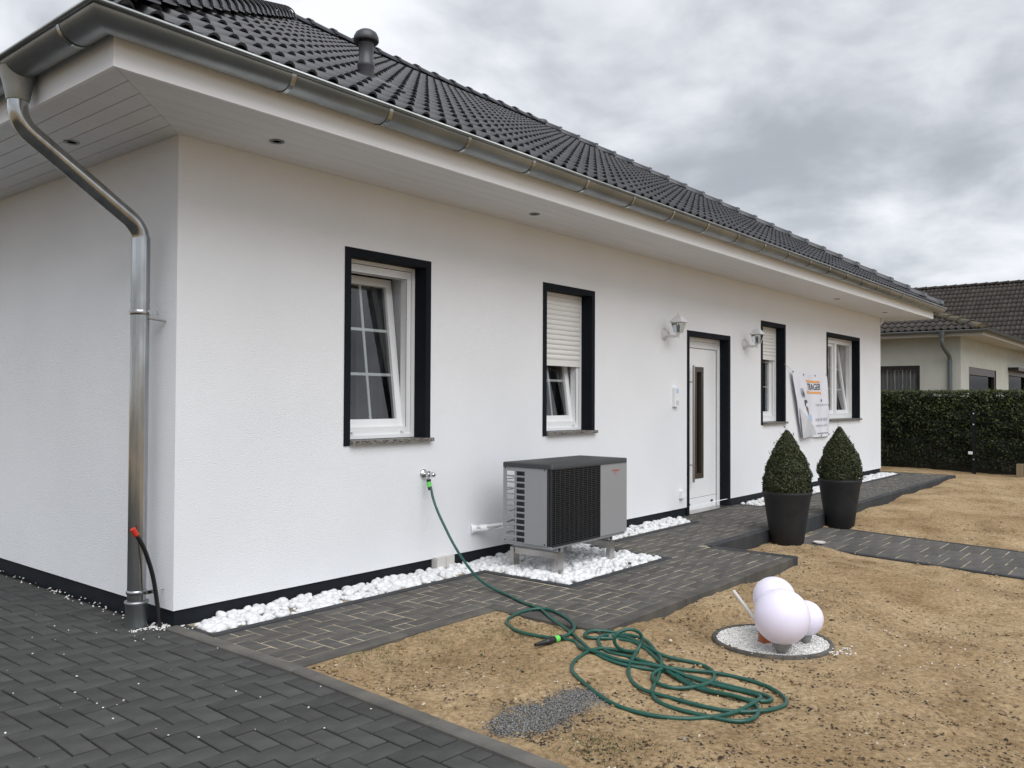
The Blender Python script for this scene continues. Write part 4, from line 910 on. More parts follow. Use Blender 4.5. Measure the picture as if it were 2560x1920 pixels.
for (sx_, sy_, sz_) in ((hx0, hy1-.02, hz0+.012), (hx0, hy1-.20, hz0+.012), (hx0, hy0+.065, hz0+.012), (hx0, hy1-.02, hz1-.016), (hx0, hy0+.065, hz1-.016)):
    m = MB(); M = Matrix.Translation((sx_-.0002, sy_, sz_)) @ Matrix.Rotation(R(-90), 4, 'Y'); m.lathe([(.006, 0), (.006, .002), (.0001, .003)], None, 10, M=M); m.build('screw', blackp, hp)
vs2, fs = text('VIESSMANN', 3.395, 3.515, 0, 1, logom, 0, .02)
link_mesh('maker_mark', [(s, hy0-.006, .748+.016*(1-t)) for s, t in vs2], fs, logom, hp)
m = MB(); m.add([(3.43, hy0-.006, .744), (3.455, hy0-.006, .722), (3.480, hy0-.006, .744), (3.476, hy0-.006, .744), (3.455, hy0-.006, .728), (3.435, hy0-.006, .744)], [(0, 1, 4, 5), (1, 2, 3, 4)]); m.build('maker_mark', logom, hp)
for x, zf in ((2.70, 0), (3.43, 0)):
    m = MB(); m.box(x-.03, x+.03, hy0+.03, hy1-.02, .172, .204); m.build('mounting_rail', pumpg, hp)
    m = MB(); m.box(x-.028, x-.024, hy0+.015, hy1+.012, .118, .170); m.box(x-.028, x+.028, hy0+.015, hy1+.012, .166, .171); m.build('support_beam', steel, hp)
    for y in (hy0+.018, hy1-.02): m = MB(); m.box(x-.036, x+.036, y-.004, y, -.05, .166); m.box(x-.036, x-.032, y, y+.032, -.05, .166); m.build('support_leg', steel, hp)
    m = MB(); M = Matrix.Translation((x+.0, hy0+.029, .188)) @ Matrix.Rotation(R(90), 4, 'X'); m.lathe([(.013, 0), (.013, .004), (.0001, .004)], None, 14, M=M); m.build('bolt', blackp, hp)

# ------------------------------------------------------------------ near corner conduit
bc = root('black_conduit', (-.05, .067, 0), 'black plastic conduit with red end cap bending up at the house corner', 'conduit')
m = MB(); cpts = catmull([(-.045, .062, -.03), (-.048, .066, .03), (-.06, .074, .154), (-.09, .068, .307), (-.14, .052, .443), (-.18, .046, .526), (-.205, .048, .565)], .02); m.tube(cpts, .0125, 14); m.build('tube', blackp, bc)
m = MB(); m.tube([(-.200, .048, .558), (-.224, .047, .598)], .0155, 16); m.build('end_cap', redp, bc)

# ------------------------------------------------------------------ HOSE
MAIN = [(1.71,-1.4),(1.563,-1.593),(1.466,-1.783),(1.372,-1.918),(1.216,-2.132),(1.178,-2.26),(1.192,-2.35),(1.246,-2.463),(1.283,-2.536),(1.308,-2.661),(1.327,-2.785),(1.329,-2.912),(1.328,-3.02),(1.305,-3.086),(1.285,-3.106),(1.248,-3.109),(1.202,-3.081),(1.189,-3.016),(1.186,-2.895),(1.203,-2.785),(1.235,-2.672),(1.273,-2.579),(1.344,-2.474),(1.431,-2.366),(1.516,-2.235),(1.533,-2.14),(1.517,-2.075),(1.458,-2.015),(1.397,-1.945),(1.437,-1.909),(1.515,-1.888),(1.566,-1.921),(1.597,-1.991),(1.639,-2.075),(1.653,-2.154),(1.609,-2.233),(1.509,-2.331),(1.416,-2.424),(1.308,-2.488),(1.205,-2.533),(1.074,-2.58),(0.973,-2.622),(0.897,-2.685),(0.855,-2.764),(0.864,-2.874),(0.881,-3.0),(0.897,-3.076),(0.934,-3.119),(1.016,-3.129),(1.102,-3.106),(1.162,-3.066),(1.178,-3.012),(1.175,-2.933),(1.176,-2.832),(1.18,-2.753),(1.224,-2.65),(1.266,-2.545),(1.303,-2.449),(1.307,-2.349),(1.31,-2.257),(1.263,-2.205),(1.31,-2.112),(1.401,-2.036),(1.507,-1.988),(1.587,-2.031),(1.588,-2.107),(1.529,-2.227),(1.484,-2.325),(1.434,-2.414),(1.462,-2.486),(1.492,-2.566),(1.497,-2.648),(1.447,-2.714),(1.36,-2.762),(1.26,-2.774),(1.159,-2.737),(1.087,-2.671),(1.086,-2.591),(1.131,-2.524),(1.205,-2.5),(1.282,-2.528),(1.359,-2.588),(1.408,-2.655),(1.449,-2.771),(1.467,-2.894),(1.45,-3.01),(1.379,-3.104),(1.298,-3.161),(1.212,-3.174),(1.121,-3.145),(1.045,-3.078),(0.996,-2.984),(0.972,-2.875),(0.968,-2.769),(0.959,-2.723),(0.946,-2.635),(0.975,-2.547),(1.056,-2.452),(1.165,-2.378)]
TAIL = [(1.431,-2.30),(1.369,-2.302),(1.338,-2.219),(1.317,-2.129),(1.232,-2.101),(1.117,-2.105),(1.014,-2.133),(0.915,-2.198),(0.849,-2.272),(0.784,-2.374),(0.72,-2.499),(0.694,-2.613),(0.706,-2.732),(0.732,-2.84),(0.791,-2.927),(0.869,-2.982),(0.987,-3.035),(1.143,-3.059),(1.253,-3.058),(1.297,-3.032),(1.301,-2.925),(1.287,-2.804),(1.28,-2.675),(1.274,-2.569),(1.235,-2.421),(1.203,-2.294),(1.209,-2.158),(1.21,-2.063),(1.264,-1.993),(1.326,-1.95),(1.332,-1.901),(1.288,-1.785),(1.268,-1.684),(1.258,-1.584),(1.302,-1.474),(1.368,-1.395),(1.456,-1.348),(1.548,-1.338),(1.642,-1.355),(1.717,-1.395),(1.734,-1.453),(1.702,-1.54),(1.631,-1.666),(1.552,-1.767),(1.485,-1.816),(1.39,-1.843),(1.296,-1.848)]
HR = .0098
top = [(2.047, -.055, .70), (2.046, -.082, .655), (2.041, -.11, .585), (2.031, -.173, .482), (2.018, -.249, .397), (2.002, -.338, .298), (1.986, -.431, .213), (1.968, -.535, .136), (1.953, -.622, .081), (1.934, -.73, .042), (1.913, -.856, .016), (1.869, -1.007, .012), (1.79, -1.161, .012), (1.742, -1.30, .010)]
hoop_c = (1.33, -2.275); hd = np.array([.75, -.55]); hd = hd/np.linalg.norm(hd); hoop = []
for k in range(1, 13):
    a = -math.pi/2+2*math.pi*k/13; p = np.array(hoop_c)+hd*(.10*math.cos(a)); hoop.append((p[0], p[1], -.035+.098+.100*math.sin(a)))
p3 = top+[(x, y, None) for x, y in MAIN]+[tuple(h) for h in hoop]+[(x, y, None) for x, y in TAIL]
p3 = [(x, y, surf(x, y)+HR if z is None else z) for x, y, z in p3]
fixed_top = len(top)
H = np.array(catmull(p3, .016))
_k = np.exp(-.5*(np.arange(-7, 8)/3.0)**2); _k /= _k.sum(); _H = np.stack([np.convolve(np.pad(H[:, c_], 7, 'edge'), _k, 'valid') for c_ in range(3)], 1); H[12:-6] = _H[12:-6]; lifted = H[:, 2].copy()
on = (H[:, 1] < -1.25)
for i in range(len(H)):
    if not on[i]: continue
    g0 = surf(H[i, 0], H[i, 1])+HR; lifted[i] = max(lifted[i], g0)
    if i > 30:
        d2 = (H[:i-14, 0]-H[i, 0])**2+(H[:i-14, 1]-H[i, 1])**2; near_i = np.where((d2 < (2*HR)**2) & (lifted[:i-14]-lifted[i] < 2*HR))[0]
        if len(near_i):
            zz = lifted[near_i]+np.sqrt(np.maximum((2.0*HR)**2-d2[near_i], 0)); lifted[i] = max(lifted[i], min(zz.max(), g0+.075))
ker = np.exp(-.5*(np.arange(-9, 10)/4.0)**2); ker /= ker.sum(); sm_ = np.convolve(np.pad(lifted, 9, 'edge'), ker, 'valid'); lifted = np.where(on, sm_, lifted); H[:, 2] = lifted
hs = root('garden_hose', (1.25, -2.5, -.05), 'dark green garden hose in a loose tangle on the sand', 'hose')
m = MB(); m.tube([tuple(p) for p in H], HR, 9); m.build('tubing', hosem, hs)
m = MB(); m.tube([(2.047, -.055, .728), (2.047, -.055, .708)], .0175, 14); m.tube([(2.0455, -.068, .668), (2.045, -.076, .648)], .0165, 14); m.build('tap_collar', blackp, hs)
m = MB(); m.tube([(2.047, -.056, .708), (2.0458, -.066, .668)], .017, 14); m.build('tap_connector', limem, hs)
e0 = Vector(H[-1]); dn = Vector((1.082, -1.827, 0))-Vector((1.277, -1.85, 0)); dn.normalize(); zz_ = surf(1.2, -1.84)+.02
a0 = Vector((e0.x, e0.y, zz_))
m = MB(); m.tube([a0-dn*.01, a0+dn*.012], .017, 14); m.tube([a0+dn*.045, a0+dn*.105], [.019, .020], 14); m.tube([a0+dn*.105, a0+dn*.115, a0+dn*.20], [.020, .014, .009], 14); m.build('nozzle', blackp, hs)
m = MB(); m.tube([a0+dn*.012, a0+dn*.046], .0185, 14); m.build('nozzle_ring', limem, hs)

# ------------------------------------------------------------------ GLOBE LAMPS
cx, cy, cr_, cz = 2.41, -2.63, .340, -.120
gc = root('gravel_circle', (cx, cy, cz), 'round patch of white chips with dark rubber edging under the globes', 'gravel circle')
m = MB(); m.lathe([(cr_-.012, -.06), (cr_-.012, .010), (cr_-.006, .016), (cr_+.010, .015), (cr_+.016, .006), (cr_+.017, -.06)], (cx, cy, cz), 56); m.build('edging_ring', kerbm, gc)
m = MB(); m.lathe([(.0001, .004), (cr_-.01, .002)], (cx, cy, cz), 40); m.build('chip_base', chipm, gc)
it = []
for _ in range(5200):
    a = random.uniform(0, 2*math.pi); rr = (cr_-.012)*math.sqrt(random.random()); it.append((cx+rr*math.cos(a), cy+rr*math.sin(a), cz+random.uniform(.002, .010), random.uniform(.0038, .0078)))
scatter(it, CH, ICO1[1], chipm, 'white_chips', gc, False, r)
it = []
for _ in range(46): x, y = 2.40+random.gauss(0, .05), -3.02+random.gauss(0, .05); it.append((x+.03, y, surf(x, y)+.005, random.uniform(.004, .008)))
for _ in range(30): x, y = random.uniform(2.1, 3.4), random.uniform(-3.7, -2.9); it.append((x, y, surf(x, y)+.003, random.uniform(.003, .007)))
ob = scatter(it, CH, ICO1[1], chipm, 'spilled_chips', None, False, r); tag(ob, 'white chips spilled on the sand beside the globe lamps', kind='stuff')
def globe(c, rad, label):
    g = root('globe_lamp', (c[0], c[1], cz), label, 'garden lamp', 'white globe garden lamps')
    m = MB(); n = 28; m.lathe([(max(rad*math.sin(math.pi*k/n), 1e-5), -rad*math.cos(math.pi*k/n)) for k in range(1, n+1)], c, 40); m.build('globe', globem, g)
    zb = c[2]-rad*.93; q = rad*.36
    m = MB(); m.lathe([(q*.95, .035*rad/.1), (q, .0), (q*.96, -.022), (q*.62, -.042), (q*.58, -.052), (q*.36, -.056), (q*.34, min(-.09, cz-.03-zb))], (c[0], c[1], zb), 28); m.build('socket', socketg, g)
globe((2.195, -2.777, .098), .158, 'largest white globe lamp, in front of the other two'); globe((2.52, -2.60, .120), .129, 'middle sized white globe lamp half hidden behind the largest'); globe((2.49, -2.807, .036), .1035, 'smallest white globe lamp on the right of the largest')
tpipe = root('drain_pipe_stub', (2.355, -2.61, cz), 'short orange plastic pipe stub behind the largest globe lamp', 'pipe')
m = MB(); m.lathe([(.040, -.03), (.040, .15), (.046, .15), (.046, .20), (.038, .20), (.038, .02)], (2.355, -2.61, cz), 24); m.build('pipe_stub', terra, tpipe)
cdt = root('corrugated_conduit', (2.46, -2.60, -.1), 'pale corrugated conduit sticking out behind the globe lamps', 'conduit')
m = MB(); a_, b_ = Vector((2.40, -2.60, -.08)), Vector((2.555, -2.315, .115)); nn = 46; m.tube([a_.lerp(b_, k/nn) for k in range(nn+1)], [.0125 if k % 2 else .0105 for k in range(nn+1)], 12); m.build('conduit_tube', cond, cdt)

# ------------------------------------------------------------------ POTTED BOXWOODS
def leaves(P, Nn, size, jitter, rr_, aspect=.62):
    n = len(P); Nn = Nn+rr_.normal(size=(n, 3))*jitter; Nn /= np.linalg.norm(Nn, axis=1)[:, None]
    T = np.cross(Nn, rr_.normal(size=(n, 3))); T /= np.linalg.norm(T, axis=1)[:, None]; B = np.cross(Nn, T); s = size*rr_.uniform(.7, 1.3, (n, 1))
    V = np.stack([P-T*s, P-B*s*aspect+Nn*s*.2, P+T*s, P+B*s*aspect+Nn*s*.2], 1).reshape(-1, 3); return V, np.arange(4*n).reshape(-1, 4)
def boxwood(x, y, zb, seed, label, hgt):
    t = root('potted_boxwood', (x, y, zb), label, 'potted plant', 'clipped boxwoods in tall pots'); rr_ = np.random.default_rng(seed)
    m = MB(); m.lathe([(.150, .0), (.160, .01), (.195, .25), (.232, .50), (.247, .545), (.250, .565), (.244, .575), (.228, .572), (.225, .52), (.0001, .515)], (x, y, zb), 44); m.build('pot', potm, t)
    m = MB(); m.lathe([(.0001, .535), (.226, .53)], (x, y, zb), 24); m.build('soil', soilm, t)
    z0 = zb+.50; prof = [(0, .20), (.06, .228), (.14, .245), (.22, .241), (.32, .216), (.42, .176), (.52, .124), (.60, .074), (.66, .038), (.70, .010)]
    hs_ = np.array([p[0] for p in prof])*hgt/.70; rs = np.array([p[1] for p in prof])
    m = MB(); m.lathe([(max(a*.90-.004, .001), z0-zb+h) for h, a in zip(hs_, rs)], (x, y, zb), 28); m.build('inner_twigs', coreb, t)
    n = 9000; u = rr_.random(n*2); h = u*hgt; rad = np.interp(h, hs_, rs); keep = rr_.random(n*2) < (rad+.03)/.26; h, rad = h[keep], rad[keep]; n = len(h); a = rr_.uniform(0, 2*np.pi, n)
    lump = 1+.03*np.sin(a*3+seed)+.075*(vnoise(a*2.2+9, h*12, 1.0, seed)-.5)*2+.06*(vnoise(a*6, h*34, 1.0, seed+3)-.5)*2
    rad = rad*lump*(1-.10*rr_.random(n)**2)+rr_.normal(0, .004, n)
    P = np.stack([x+rad*np.cos(a), y+rad*np.sin(a), z0+h+rr_.normal(0, .004, n)], 1); Nn = np.stack([np.cos(a), np.sin(a), .35*np.ones(n)], 1)
    yng = rr_.random(n) < .22
    for sel, mt_, nm in ((~yng, boxm, 'foliage'), (yng, boxt, 'young_foliage')):
        V, F = leaves(P[sel], Nn[sel], .0095, .75, rr_); o = bulk(nm, V, F, mt_, t)
    tips = [(.02, .01, .02), (-.24, .0, .36)] if seed == 5 else [(.0, .0, .0)]
    V = []; 
    for k in range(16):
        a_ = rr_.uniform(0, 6.28); hh = rr_.uniform(.3, 1.0)*hgt; r0 = np.interp(hh, hs_, rs); p0 = np.array([x+r0*.9*math.cos(a_), y+r0*.9*math.sin(a_), z0+hh]); d_ = np.array([math.cos(a_)*.4, math.sin(a_)*.4, 1.0]); V += [p0+d_*q for q in np.linspace(0, rr_.uniform(.03, .06), 9)]
    V = np.array(V)+rr_.normal(0, .004, (len(V), 3)); V2, F2 = leaves(V, rr_.normal(size=V.shape), .0085, 1, rr_); bulk('stray_shoots', V2, F2, boxt, t)
boxwood(6.02, -1.32, -.165, 4, 'clipped boxwood in a dark pot left of the walkway, nearer the door', .70)
boxwood(7.72, -1.30, -.160, 5, 'clipped boxwood in a dark pot right of the walkway, nearer the hedge', .69)
sc_ = root('plastic_saucer', (6.26, -1.40, -.16), 'pale flat saucer lying on the walkway behind the left pot', 'saucer')
m = MB(); m.lathe([(.0001, .004), (.045, .004), (.06, .014), (.064, .014), (.05, -.004)], (6.40, -1.52, -.155), 28); m.build('dish', cond, sc_)

# ------------------------------------------------------------------ lawn debris (uncountable)
def flakes(n, fn, s0, s1, mtl, name, label, flatness=.25):
    rr_ = np.random.default_rng(hash(name) % 1000 if False else len(name)); V = []; F = []; q = 0; k = 0
    base = np.array([(1, 0, 0), (-.5, .6, 0), (-.5, -.6, 0), (0, 0, 1.0)])
    while k < n:
        x, y = fn(rr_); k += 1
        if in_paved(np.array(x), np.array(y), -.01): continue
        s = rr_.uniform(s0, s1)*(1 if rr_.random() > .08 else 1.7); a = rr_.uniform(0, 6.28); st = rr_.uniform(.8, 1.9)
        v = base*np.array([s*st, s, s*flatness*2]); c_, n_ = math.cos(a), math.sin(a)
        v = np.stack([v[:, 0]*c_-v[:, 1]*n_, v[:, 0]*n_+v[:, 1]*c_, v[:, 2]], 1)+np.array([x, y, surf(x, y)+.0005]); V.append(v); F.append(np.array([(0, 1, 3), (1, 2, 3), (2, 0, 3)])+q); q += 4
    o = bulk(name, np.concatenate(V), np.concatenate(F), mtl); tag(o, label, kind='stuff'); return o
def patchy(thr, seed, x1=14.0):
    def f(q):
        while True:
            u = q.random()**1.7; x = .08+u*(x1-.08); y = -1.2-q.random()*3.2
            if vnoise(x, y, .9, seed)*.6+vnoise(x, y, .25, seed+1)*.4 > thr-.18*q.random(): return x, y
    return f
flakes(8500, patchy(.58, 21), .003, .0100, flakem, 'dark_humus_crumbs', 'dark crumbs of humus scattered over the sandy ground')
flakes(6500, patchy(.45, 31), .003, .009, flakeb, 'brown_humus_crumbs', 'brown crumbs of soil scattered over the sandy ground')
flakes(1100, patchy(.35, 41), .003, .008, stonem, 'tan_grit', 'small pale stones scattered over the sandy ground', .5)
# sand clods
rr_ = np.random.default_rng(91); it = []
pf_ = patchy(.40, 61, 9.0)
while len(it) < 2600:
    x, y = pf_(rr_)
    if in_paved(np.array(x), np.array(y), -.02): continue
    s_ = float(np.clip(rr_.lognormal(math.log(.0065), .45), .003, .02)); it.append((x, y, surf(x, y)+s_*.25, s_))
ob = scatter(it, CH, ICO1[1], sand, 'sand_clods', None, False, r); tag(ob, 'small lumps of sandy soil over the bare ground', kind='stuff')
# single pale stones
it = []
for x, y, s in [(0.72, -2.75, .011), (1.75, -2.30, .014), (2.05, -2.25, .013), (1.62, -2.45, .010), (.55, -3.02, .014), (1.95, -2.42, .009), (3.1, -3.0, .012)]: it.append((x, y, surf(x, y)+s*.3, s))
ob = scatter(it, PS1, ICO1[1], stonem, 'tan_stones', None, True, r); tag(ob, 'a few tan stones lying on the sand by the hose', kind='stuff')
# grit spill
poly = [(0.079,-2.374),(0.169,-2.342),(0.316,-2.331),(0.446,-2.385),(0.528,-2.36),(0.672,-2.368),(0.752,-2.423),(0.732,-2.509),(0.62,-2.556),(0.503,-2.522),(0.345,-2.547),(0.188,-2.563),(0.074,-2.501),(0.036,-2.437)]
def inpoly(x, y):
    c = False
    for (xa, ya), (xb, yb) in zip(poly, poly[1:]+poly[:1]):
        if (ya > y) != (yb > y) and x < (xb-xa)*(y-ya)/(yb-ya)+xa: c = not c
    return c
it = []
while len(it) < 9000:
    x, y = random.uniform(0, .85), random.uniform(-2.65, -2.25)
    sg = .018 if random.random() < .8 else .05; jx, jy = x+random.gauss(0, sg), y+random.gauss(0, sg)
    if inpoly(jx, jy): it.append((x, y, surf(x, y)+random.uniform(.001, .009), random.uniform(.0022, .0050)))
OCT = (np.array([(1, 0, 0), (-1, 0, 0), (0, 1, 0), (0, -1, 0), (0, 0, .7), (0, 0, -.7)], float), np.array([(0, 2, 4), (2, 1, 4), (1, 3, 4), (3, 0, 4), (2, 0, 5), (1, 2, 5), (3, 1, 5), (0, 3, 5)]))
GS = [OCT[0]*(1+np.random.default_rng(k).uniform(-.3, .3, (6, 3))) for k in range(8)]
ob = scatter(it, GS, OCT[1], gravm, 'grey_grit_spill', None, False, r); tag(ob, 'spill of fine grey grit on the sand left of the hose', kind='stuff')
# grass
def blades(n, fn, mtl, name, label, h0, h1):
    rr_ = np.random.default_rng(len(name)+3); V = []; F = []
    for k in range(n):
        x, y = fn(rr_); z = surf(x, y); a = rr_.uniform(0, 6.28); h = rr_.uniform(h0, h1); ln = rr_.uniform(.2, 1.0)*h; w_ = .0011; c_, s_ = math.cos(a), math.sin(a); p = len(V)
        V += [(x-s_*w_, y+c_*w_, z), (x+s_*w_, y-c_*w_, z), (x+c_*ln*.5, y+s_*ln*.5, z+h*.7), (x+c_*ln, y+s_*ln, z+h)]; F += [(p, p+1, p+2), (p+2, p+1, p+3), (p, p+2, p+3)]
    o = bulk(name, V, F, mtl); tag(o, label, kind='stuff')
spots = [(.43, -1.28, .10), (1.18, -1.51, .12), (1.31, -1.64, .16), (.76, -1.91, .2), (.5, -1.6, .25), (.3, -2.9, .12), (.15, -2.8, .1), (.9, -1.4, .2)]
def gs(q): s = spots[q.integers(len(spots))]; return s[0]+q.normal(0, s[2]), min(s[1]+q.normal(0, s[2]), -1.19)
blades(1300, gs, grassm, 'sparse_grass', 'sparse tufts of young grass on the sand near the path', .008, .028)
blades(1500, patchy(.35, 51, 9.0), strawm, 'dry_straw', 'bits of dry straw over the sandy ground', .002, .007)

# ------------------------------------------------------------------ FENCE, HEDGE
fn = root('wire_fence', (16.1, -1.15, 0), 'black steel wire fence in front of the green hedge', 'fence')
for k, z in enumerate((1.137, .937, .747, .560, .372, .179)):
    m = MB(); m.tube([(16.10, -4.5, z-.006), (16.10, 7, z+.002)], .006, 6); m.build('horizontal_wire', fencem, fn)
for k in range(46):
    y = -2.9+k*.10; m = MB(); m.tube([(16.108, y, -.03), (16.108, y, 1.16)], .0022, 5); m.build('vertical_wire', fencem, fn)
for y in (-3.65, -1.15, 1.35, 3.85): m = MB(); m.box(16.105, 16.165, y-.03, y+.03, -.2, 1.17); m.build('post', fencem, fn)
for z in (1.11, .895, .205): m = MB(); m.box(16.092, 16.106, -1.165, -1.14, z-.012, z+.012); m.build('clamp', chrome, fn)
m = MB(); m.box(16.088, 16.094, -1.135, -1.06, .305, .36); m.build('maker_plate', pvc, fn)
m = MB(); m.box(16.086, 16.0882, -1.12, -1.08, .325, .338); m.build('plate_print', pgrey, fn)
hg = root('hedge', (16.8, 0, 0), 'tall clipped dark green hedge behind the wire fence', 'hedge')
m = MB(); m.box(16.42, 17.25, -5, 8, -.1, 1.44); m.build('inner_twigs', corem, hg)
rr_ = np.random.default_rng(77); n = 46000
y = rr_.uniform(-3.2, 2.2, n); z = 1.54*rr_.random(n)**.85; dens = np.clip(.45+z*.55, 0, 1); k_ = rr_.random(n) < dens; y, z = y[k_], z[k_]; n = len(y)
x = 16.34+.09*(vnoise(y, z, .17, 3)-.5)*2+.08*(vnoise(y, z, .5, 6)-.5)-rr_.random(n)*.03+.06*rr_.random(n)
P = np.stack([x, y, z], 1); Nn = np.tile(np.array([-1., 0, .3]), (n, 1)); V, F = leaves(P, Nn, .024, .8, rr_, .42); bulk('foliage', V, F, hedgem, hg)
n = 11000; y = rr_.uniform(-3.2, 2.2, n); x = rr_.uniform(16.32, 17.2, n); z = 1.50+.05*vnoise(x, y, .15, 8)+.05*rr_.random(n)**2; z = np.where(rr_.random(n) < .02, z+.05*rr_.random(n), z)
V, F = leaves(np.stack([x, y, z], 1), np.tile(np.array([-.3, 0, 1.]), (n, 1)), .018, .7, rr_, .5); bulk('top_foliage', V, F, hedget, hg)
n = 3800; y = rr_.uniform(-3.2, 2.2, n); z = 1.53*rr_.random(n)**.5; x = 16.315+.09*(vnoise(y, z, .17, 3)-.5)*2+.08*(vnoise(y, z, .5, 6)-.5)-rr_.random(n)*.03
V, F = leaves(np.stack([x, y, z], 1), np.tile(np.array([-1., 0, .3]), (n, 1)), .026, .8, rr_, .42); bulk('young_foliage', V, F, hedget, hg)
for k in range(22):
    y = -3.0+k*.24+random.uniform(-.06, .06); m = MB(); m.tube(catmull([(16.45, y, -.05), (16.45+random.uniform(-.03, .02), y+random.uniform(-.05, .05), .3), (16.47, y+random.uniform(-.12, .12), .75)], .1), [.014]*1+[.012]*60 if False else .011, 6); m.build('stem', woodm, hg)
wd = root('wooden_crate', (16.0, -2.1, -.07), 'small weathered wooden crate standing on the sand before the fence', 'crate')
for k in range(4): m = MB(); m.box(15.97, 15.985, -1.90-.062*(k+1)+.004, -1.90-.062*k, -.08, .155); m.build('board', woodm, wd)
m = MB(); m.box(15.986, 16.05, -2.15, -1.905, .10, .165); m.box(15.986, 16.05, -2.15, -1.905, -.06, -.02); m.build('rail', woodm, wd)

# ------------------------------------------------------------------ NEIGHBOUR HOUSES
nh = root('neighbour_house', (22, 2, 0), 'older pale green rendered bungalow with brown tiles behind the hedge', 'house')
NX, NY = 20.69, -.012
m = MB()
def nwallface(axis, fixed, u0, u1, holes, z0=-.1, z1=3.02):
    us = sorted({u0, u1, *[h[0] for h in holes], *[h[1] for h in holes]}); zs = sorted({z0, z1, *[h[2] for h in holes], *[h[3] for h in holes]})
    for a, c in zip(us[:-1], us[1:]):
        for d, e_ in zip(zs[:-1], zs[1:]):
            if any(h[0] < (a+c)/2 < h[1] and h[2] < (d+e_)/2 < h[3] for h in holes): continue
            p = lambda u, z: (fixed, u, z) if axis == 'x' else (u, fixed, z)
            m.quad(p(a, d), p(c, d), p(c, e_), p(a, e_))
nwallface('x', NX, NY, 7, [(.93, 3.3, .9, 2.26)]); nwallface('y', NY, NX, 34, [(21.62, 25.3, .9, 2.24), (27.3, 31, .2, 2.36)])
m.build('wall', nwall, nh)
def nwin(axis, fixed, u0, u1, z0, z1, fw, blind, label):
    wn = empty('window'); setparent(wn, nh); BASE[wn.name] = Matrix.Identity(4); wn['label'] = label
    s = 1 if axis == 'x' else 1; d0, d1 = .10, .16
    def bx(u0_, u1_, z0_, z1_, a, c, nm, mt_):
        m_ = MB(); m_.box(fixed+a, fixed+c, u0_, u1_, z0_, z1_) if axis == 'x' else m_.box(u0_, u1_, fixed+a, fixed+c, z0_, z1_); return m_.build(nm, mt_, wn)
    bx(u0, u0+fw, z0, z1, .02, d1, 'frame', nframe); bx(u1-fw, u1, z0, z1, .02, d1, 'frame', nframe); bx(u0+fw, u1-fw, z1-fw*1.2, z1, .02, d1, 'frame', nframe); bx(u0+fw, u1-fw, z0, z0+fw, .02, d1, 'frame', nframe)
    bx(u0+fw, u1-fw, z0+fw, z1-fw*1.2, .10, .104, 'pane', glassn)
    if blind:
        k = 0; u = u0+fw
        while u < u1-fw-.02:
            bx(u, u+.085, z0+.05, z1-fw*1.2, .20+.02*(k % 2), .206+.02*(k % 2), 'blind_strip', nblind); u += .095; k += 1
    else: bx(u0-.2, u1+.2, z0-.2, z1+.2, .9, .92, 'room_back', roomm)
nwin('x', NX, .93, 3.3, .9, 2.26, .09, True, 'brown framed window with grey vertical blinds')
nwin('y', NY, 21.62, 25.3, .9, 2.24, .16, False, 'dark framed window behind the downpipe corner')
nwin('y', NY, 27.3, 31, .2, 2.36, .16, False, 'large dark opening at the right picture edge')
m = MB(); m.lathe([(.03, 0), (.06, .05), (.075, .18), (.05, .30), (.055, .36), (.035, .42), (.0001, .44)], (22.9, .35, 1.36), 16); m.build('vase', strawm, nh)
m = MB(); m.box(27.2, 31.1, -.30, -.02, 2.30, 2.40); m.build('canopy', nframe, nh)
ev_x, ev_y, ev_z = 20.25, -.60, 3.085
m = MB(); m.box(ev_x+.03, NX, ev_y+.03, 7, 2.96, 2.99); m.box(NX, 34, ev_y+.03, NY, 2.96, 2.99); m.box(ev_x+.02, ev_x+.04, ev_y+.02, 7, 2.95, 3.06); m.box(ev_x+.04, 34, ev_y+.02, ev_y+.04, 2.95, 3.06); m.build('eaves', nsoff, nh)
m = MB(); vs = []; gp = [(-.055*math.cos(math.pi*k/8)-.05, 3.075-.055*math.sin(math.pi*k/8)) for k in range(9)]
gp2 = [(-d_, z) for d_, z in gp]
for d_, z in gp: vs += [(ev_x+d_, 7, z), (ev_x+d_, ev_y+d_, z), (34, ev_y+d_, z)]
m.add(vs, [(3*i+k, 3*i+k+1, 3*i+k+4, 3*i+k+3) for i in range(8) for k in range(2)], True); m.tube([(ev_x-.105, 7, 3.078), (ev_x-.105, ev_y-.105, 3.078), (34, ev_y-.105, 3.078)], .009, 8); m.build('gutter', nzinc, nh)
m = MB(); m.lathe([(.075, 3.06), (.07, 2.98), (.05, 2.90), (.047, 2.86)], (ev_x-.05, .30, 0), 16); m.tube(catmull([(ev_x-.05, .30, 2.90), (ev_x-.05, .30, 2.78), (ev_x+.06, .285, 2.66), (NX-.14, .235, 2.50), (NX-.07, .22, 2.40), (NX-.07, .22, 2.25)], .05), .048, 14); m.tube([(NX-.07, .22, 2.34), (NX-.07, .22, 0)], .052, 14); m.lathe([(.056, 2.30), (.060, 2.305), (.060, 2.325), (.056, 2.33)], (NX-.07, .22, 0), 14); m.build('downpipe', nzinc, nh)
pt = math.tan(R(21)); hlen = 3.2
nr_ = root('x', (0, 0, 0), None, None); nr_.name = 'hip_roof'; BASE['hip_roof'] = Matrix.Identity(4); setparent(nr_, nh)
A0 = Vector((ev_x, ev_y, ev_z)); A1 = Vector((ev_x+hlen, ev_y+hlen, ev_z+hlen*pt))
vd = Vector((1, 0, pt)).normalized(); nd = Vector((-pt, 0, 1)).normalized()
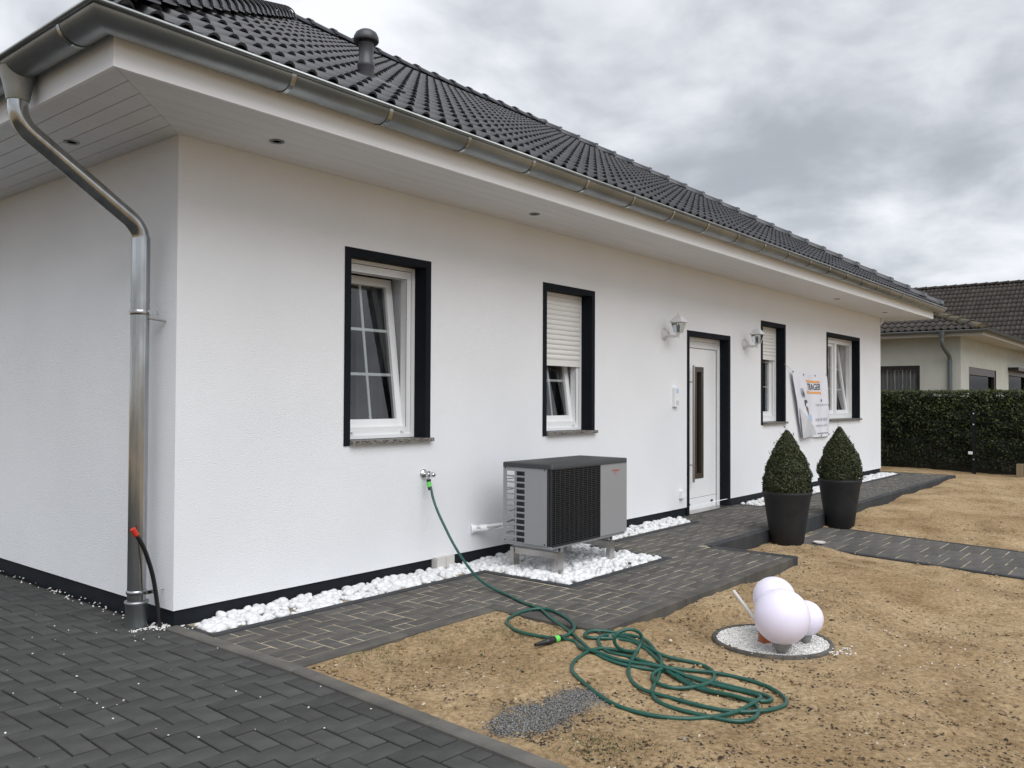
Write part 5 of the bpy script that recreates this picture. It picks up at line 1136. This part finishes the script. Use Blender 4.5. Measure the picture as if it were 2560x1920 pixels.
m = MB(); m.add([A0+dz, A1+dz, Vector((A1.x, 7, A1.z-.03)), Vector((ev_x, 7, ev_z-.03))], [(0, 1, 2, 3)]); m.add([A0+dz, Vector((34, ev_y, ev_z-.03)), Vector((34, A1.y, A1.z-.03)), A1+dz], [(0, 1, 2, 3)]); m.build('roof_deck', deckm, nr_)
hp_n = hipplane(A0, A1, Vector((ev_x, 4, 3)))
face_tiles(Vector((ev_x-.03, 4.2, ev_z)), Vector((0, -1, 0)), 6, 4.9, [hp_n], 'roof_tile', ntile, nr_, nd, vd, tw=.33, tl=.36, limit=90, restname='hidden_roof_tiles')
vd2 = Vector((0, 1, pt)).normalized(); nd2 = Vector((0, -pt, 1)).normalized()
hp_n2 = hipplane(A0, A1, Vector((26, ev_y, 3)))
face_tiles(Vector((ev_x, ev_y-.03, ev_z)), Vector((1, 0, 0)), 6, 13.5, [hp_n2], 'roof_tile', ntile, nr_, nd2, vd2, tw=.33, tl=.36, limit=60, restname='roof_tiles_beyond')
caps(A0+Vector((.05, .05, .02)), A1, 'hip_tile', ncap, nr_, r=.15, ln=.42, lift=.035)
# farther house: steep brown roof
fh = root('far_house', (38, 4, 0), 'larger brown tiled roof of a farther house rising above the hedge', 'house')
fr2 = root('x', (0, 0, 0), None, None); fr2.name = 'pitched_roof'; BASE['pitched_roof'] = Matrix.Identity(4); setparent(fr2, fh)
rx, rz, pf = 38.0, 6.31, math.tan(R(36)); ex = rx-3.9; ez = rz-3.9*pf
vd = Vector((1, 0, pf)).normalized(); nd = Vector((-pf, 0, 1)).normalized()
m = MB(); m.add([(ex, .0, ez-.03), (rx, .0, rz-.03), (rx, 9, rz-.03), (ex, 9, ez-.03)], [(0, 3, 2, 1)]); m.add([(rx, .0, rz-.03), (rx+4, .0, ez-.03), (rx+4, 9, ez-.03), (rx, 9, rz-.03)], [(0, 1, 2, 3)]); m.build('roof_deck', deckm, fr2)
face_tiles(Vector((ex, 7.6, ez)), Vector((0, -1, 0)), 14, 7.3, [(Vector((rx-.02, 0, 0)), Vector((1, 0, 0)))], 'roof_tile', ntile, fr2, nd, vd, tw=.33, tl=.345, limit=300, restname='hidden_roof_tiles')
caps(Vector((rx, .05, rz)), Vector((rx, 7.6, rz)), 'ridge_tile', ntile, fr2, r=.14, ln=.40, lift=.03)
m = MB(); m.box(ex+.5, rx+3.4, .3, 8.6, -.1, ez+.2); m.build('wall', nwall, fh)
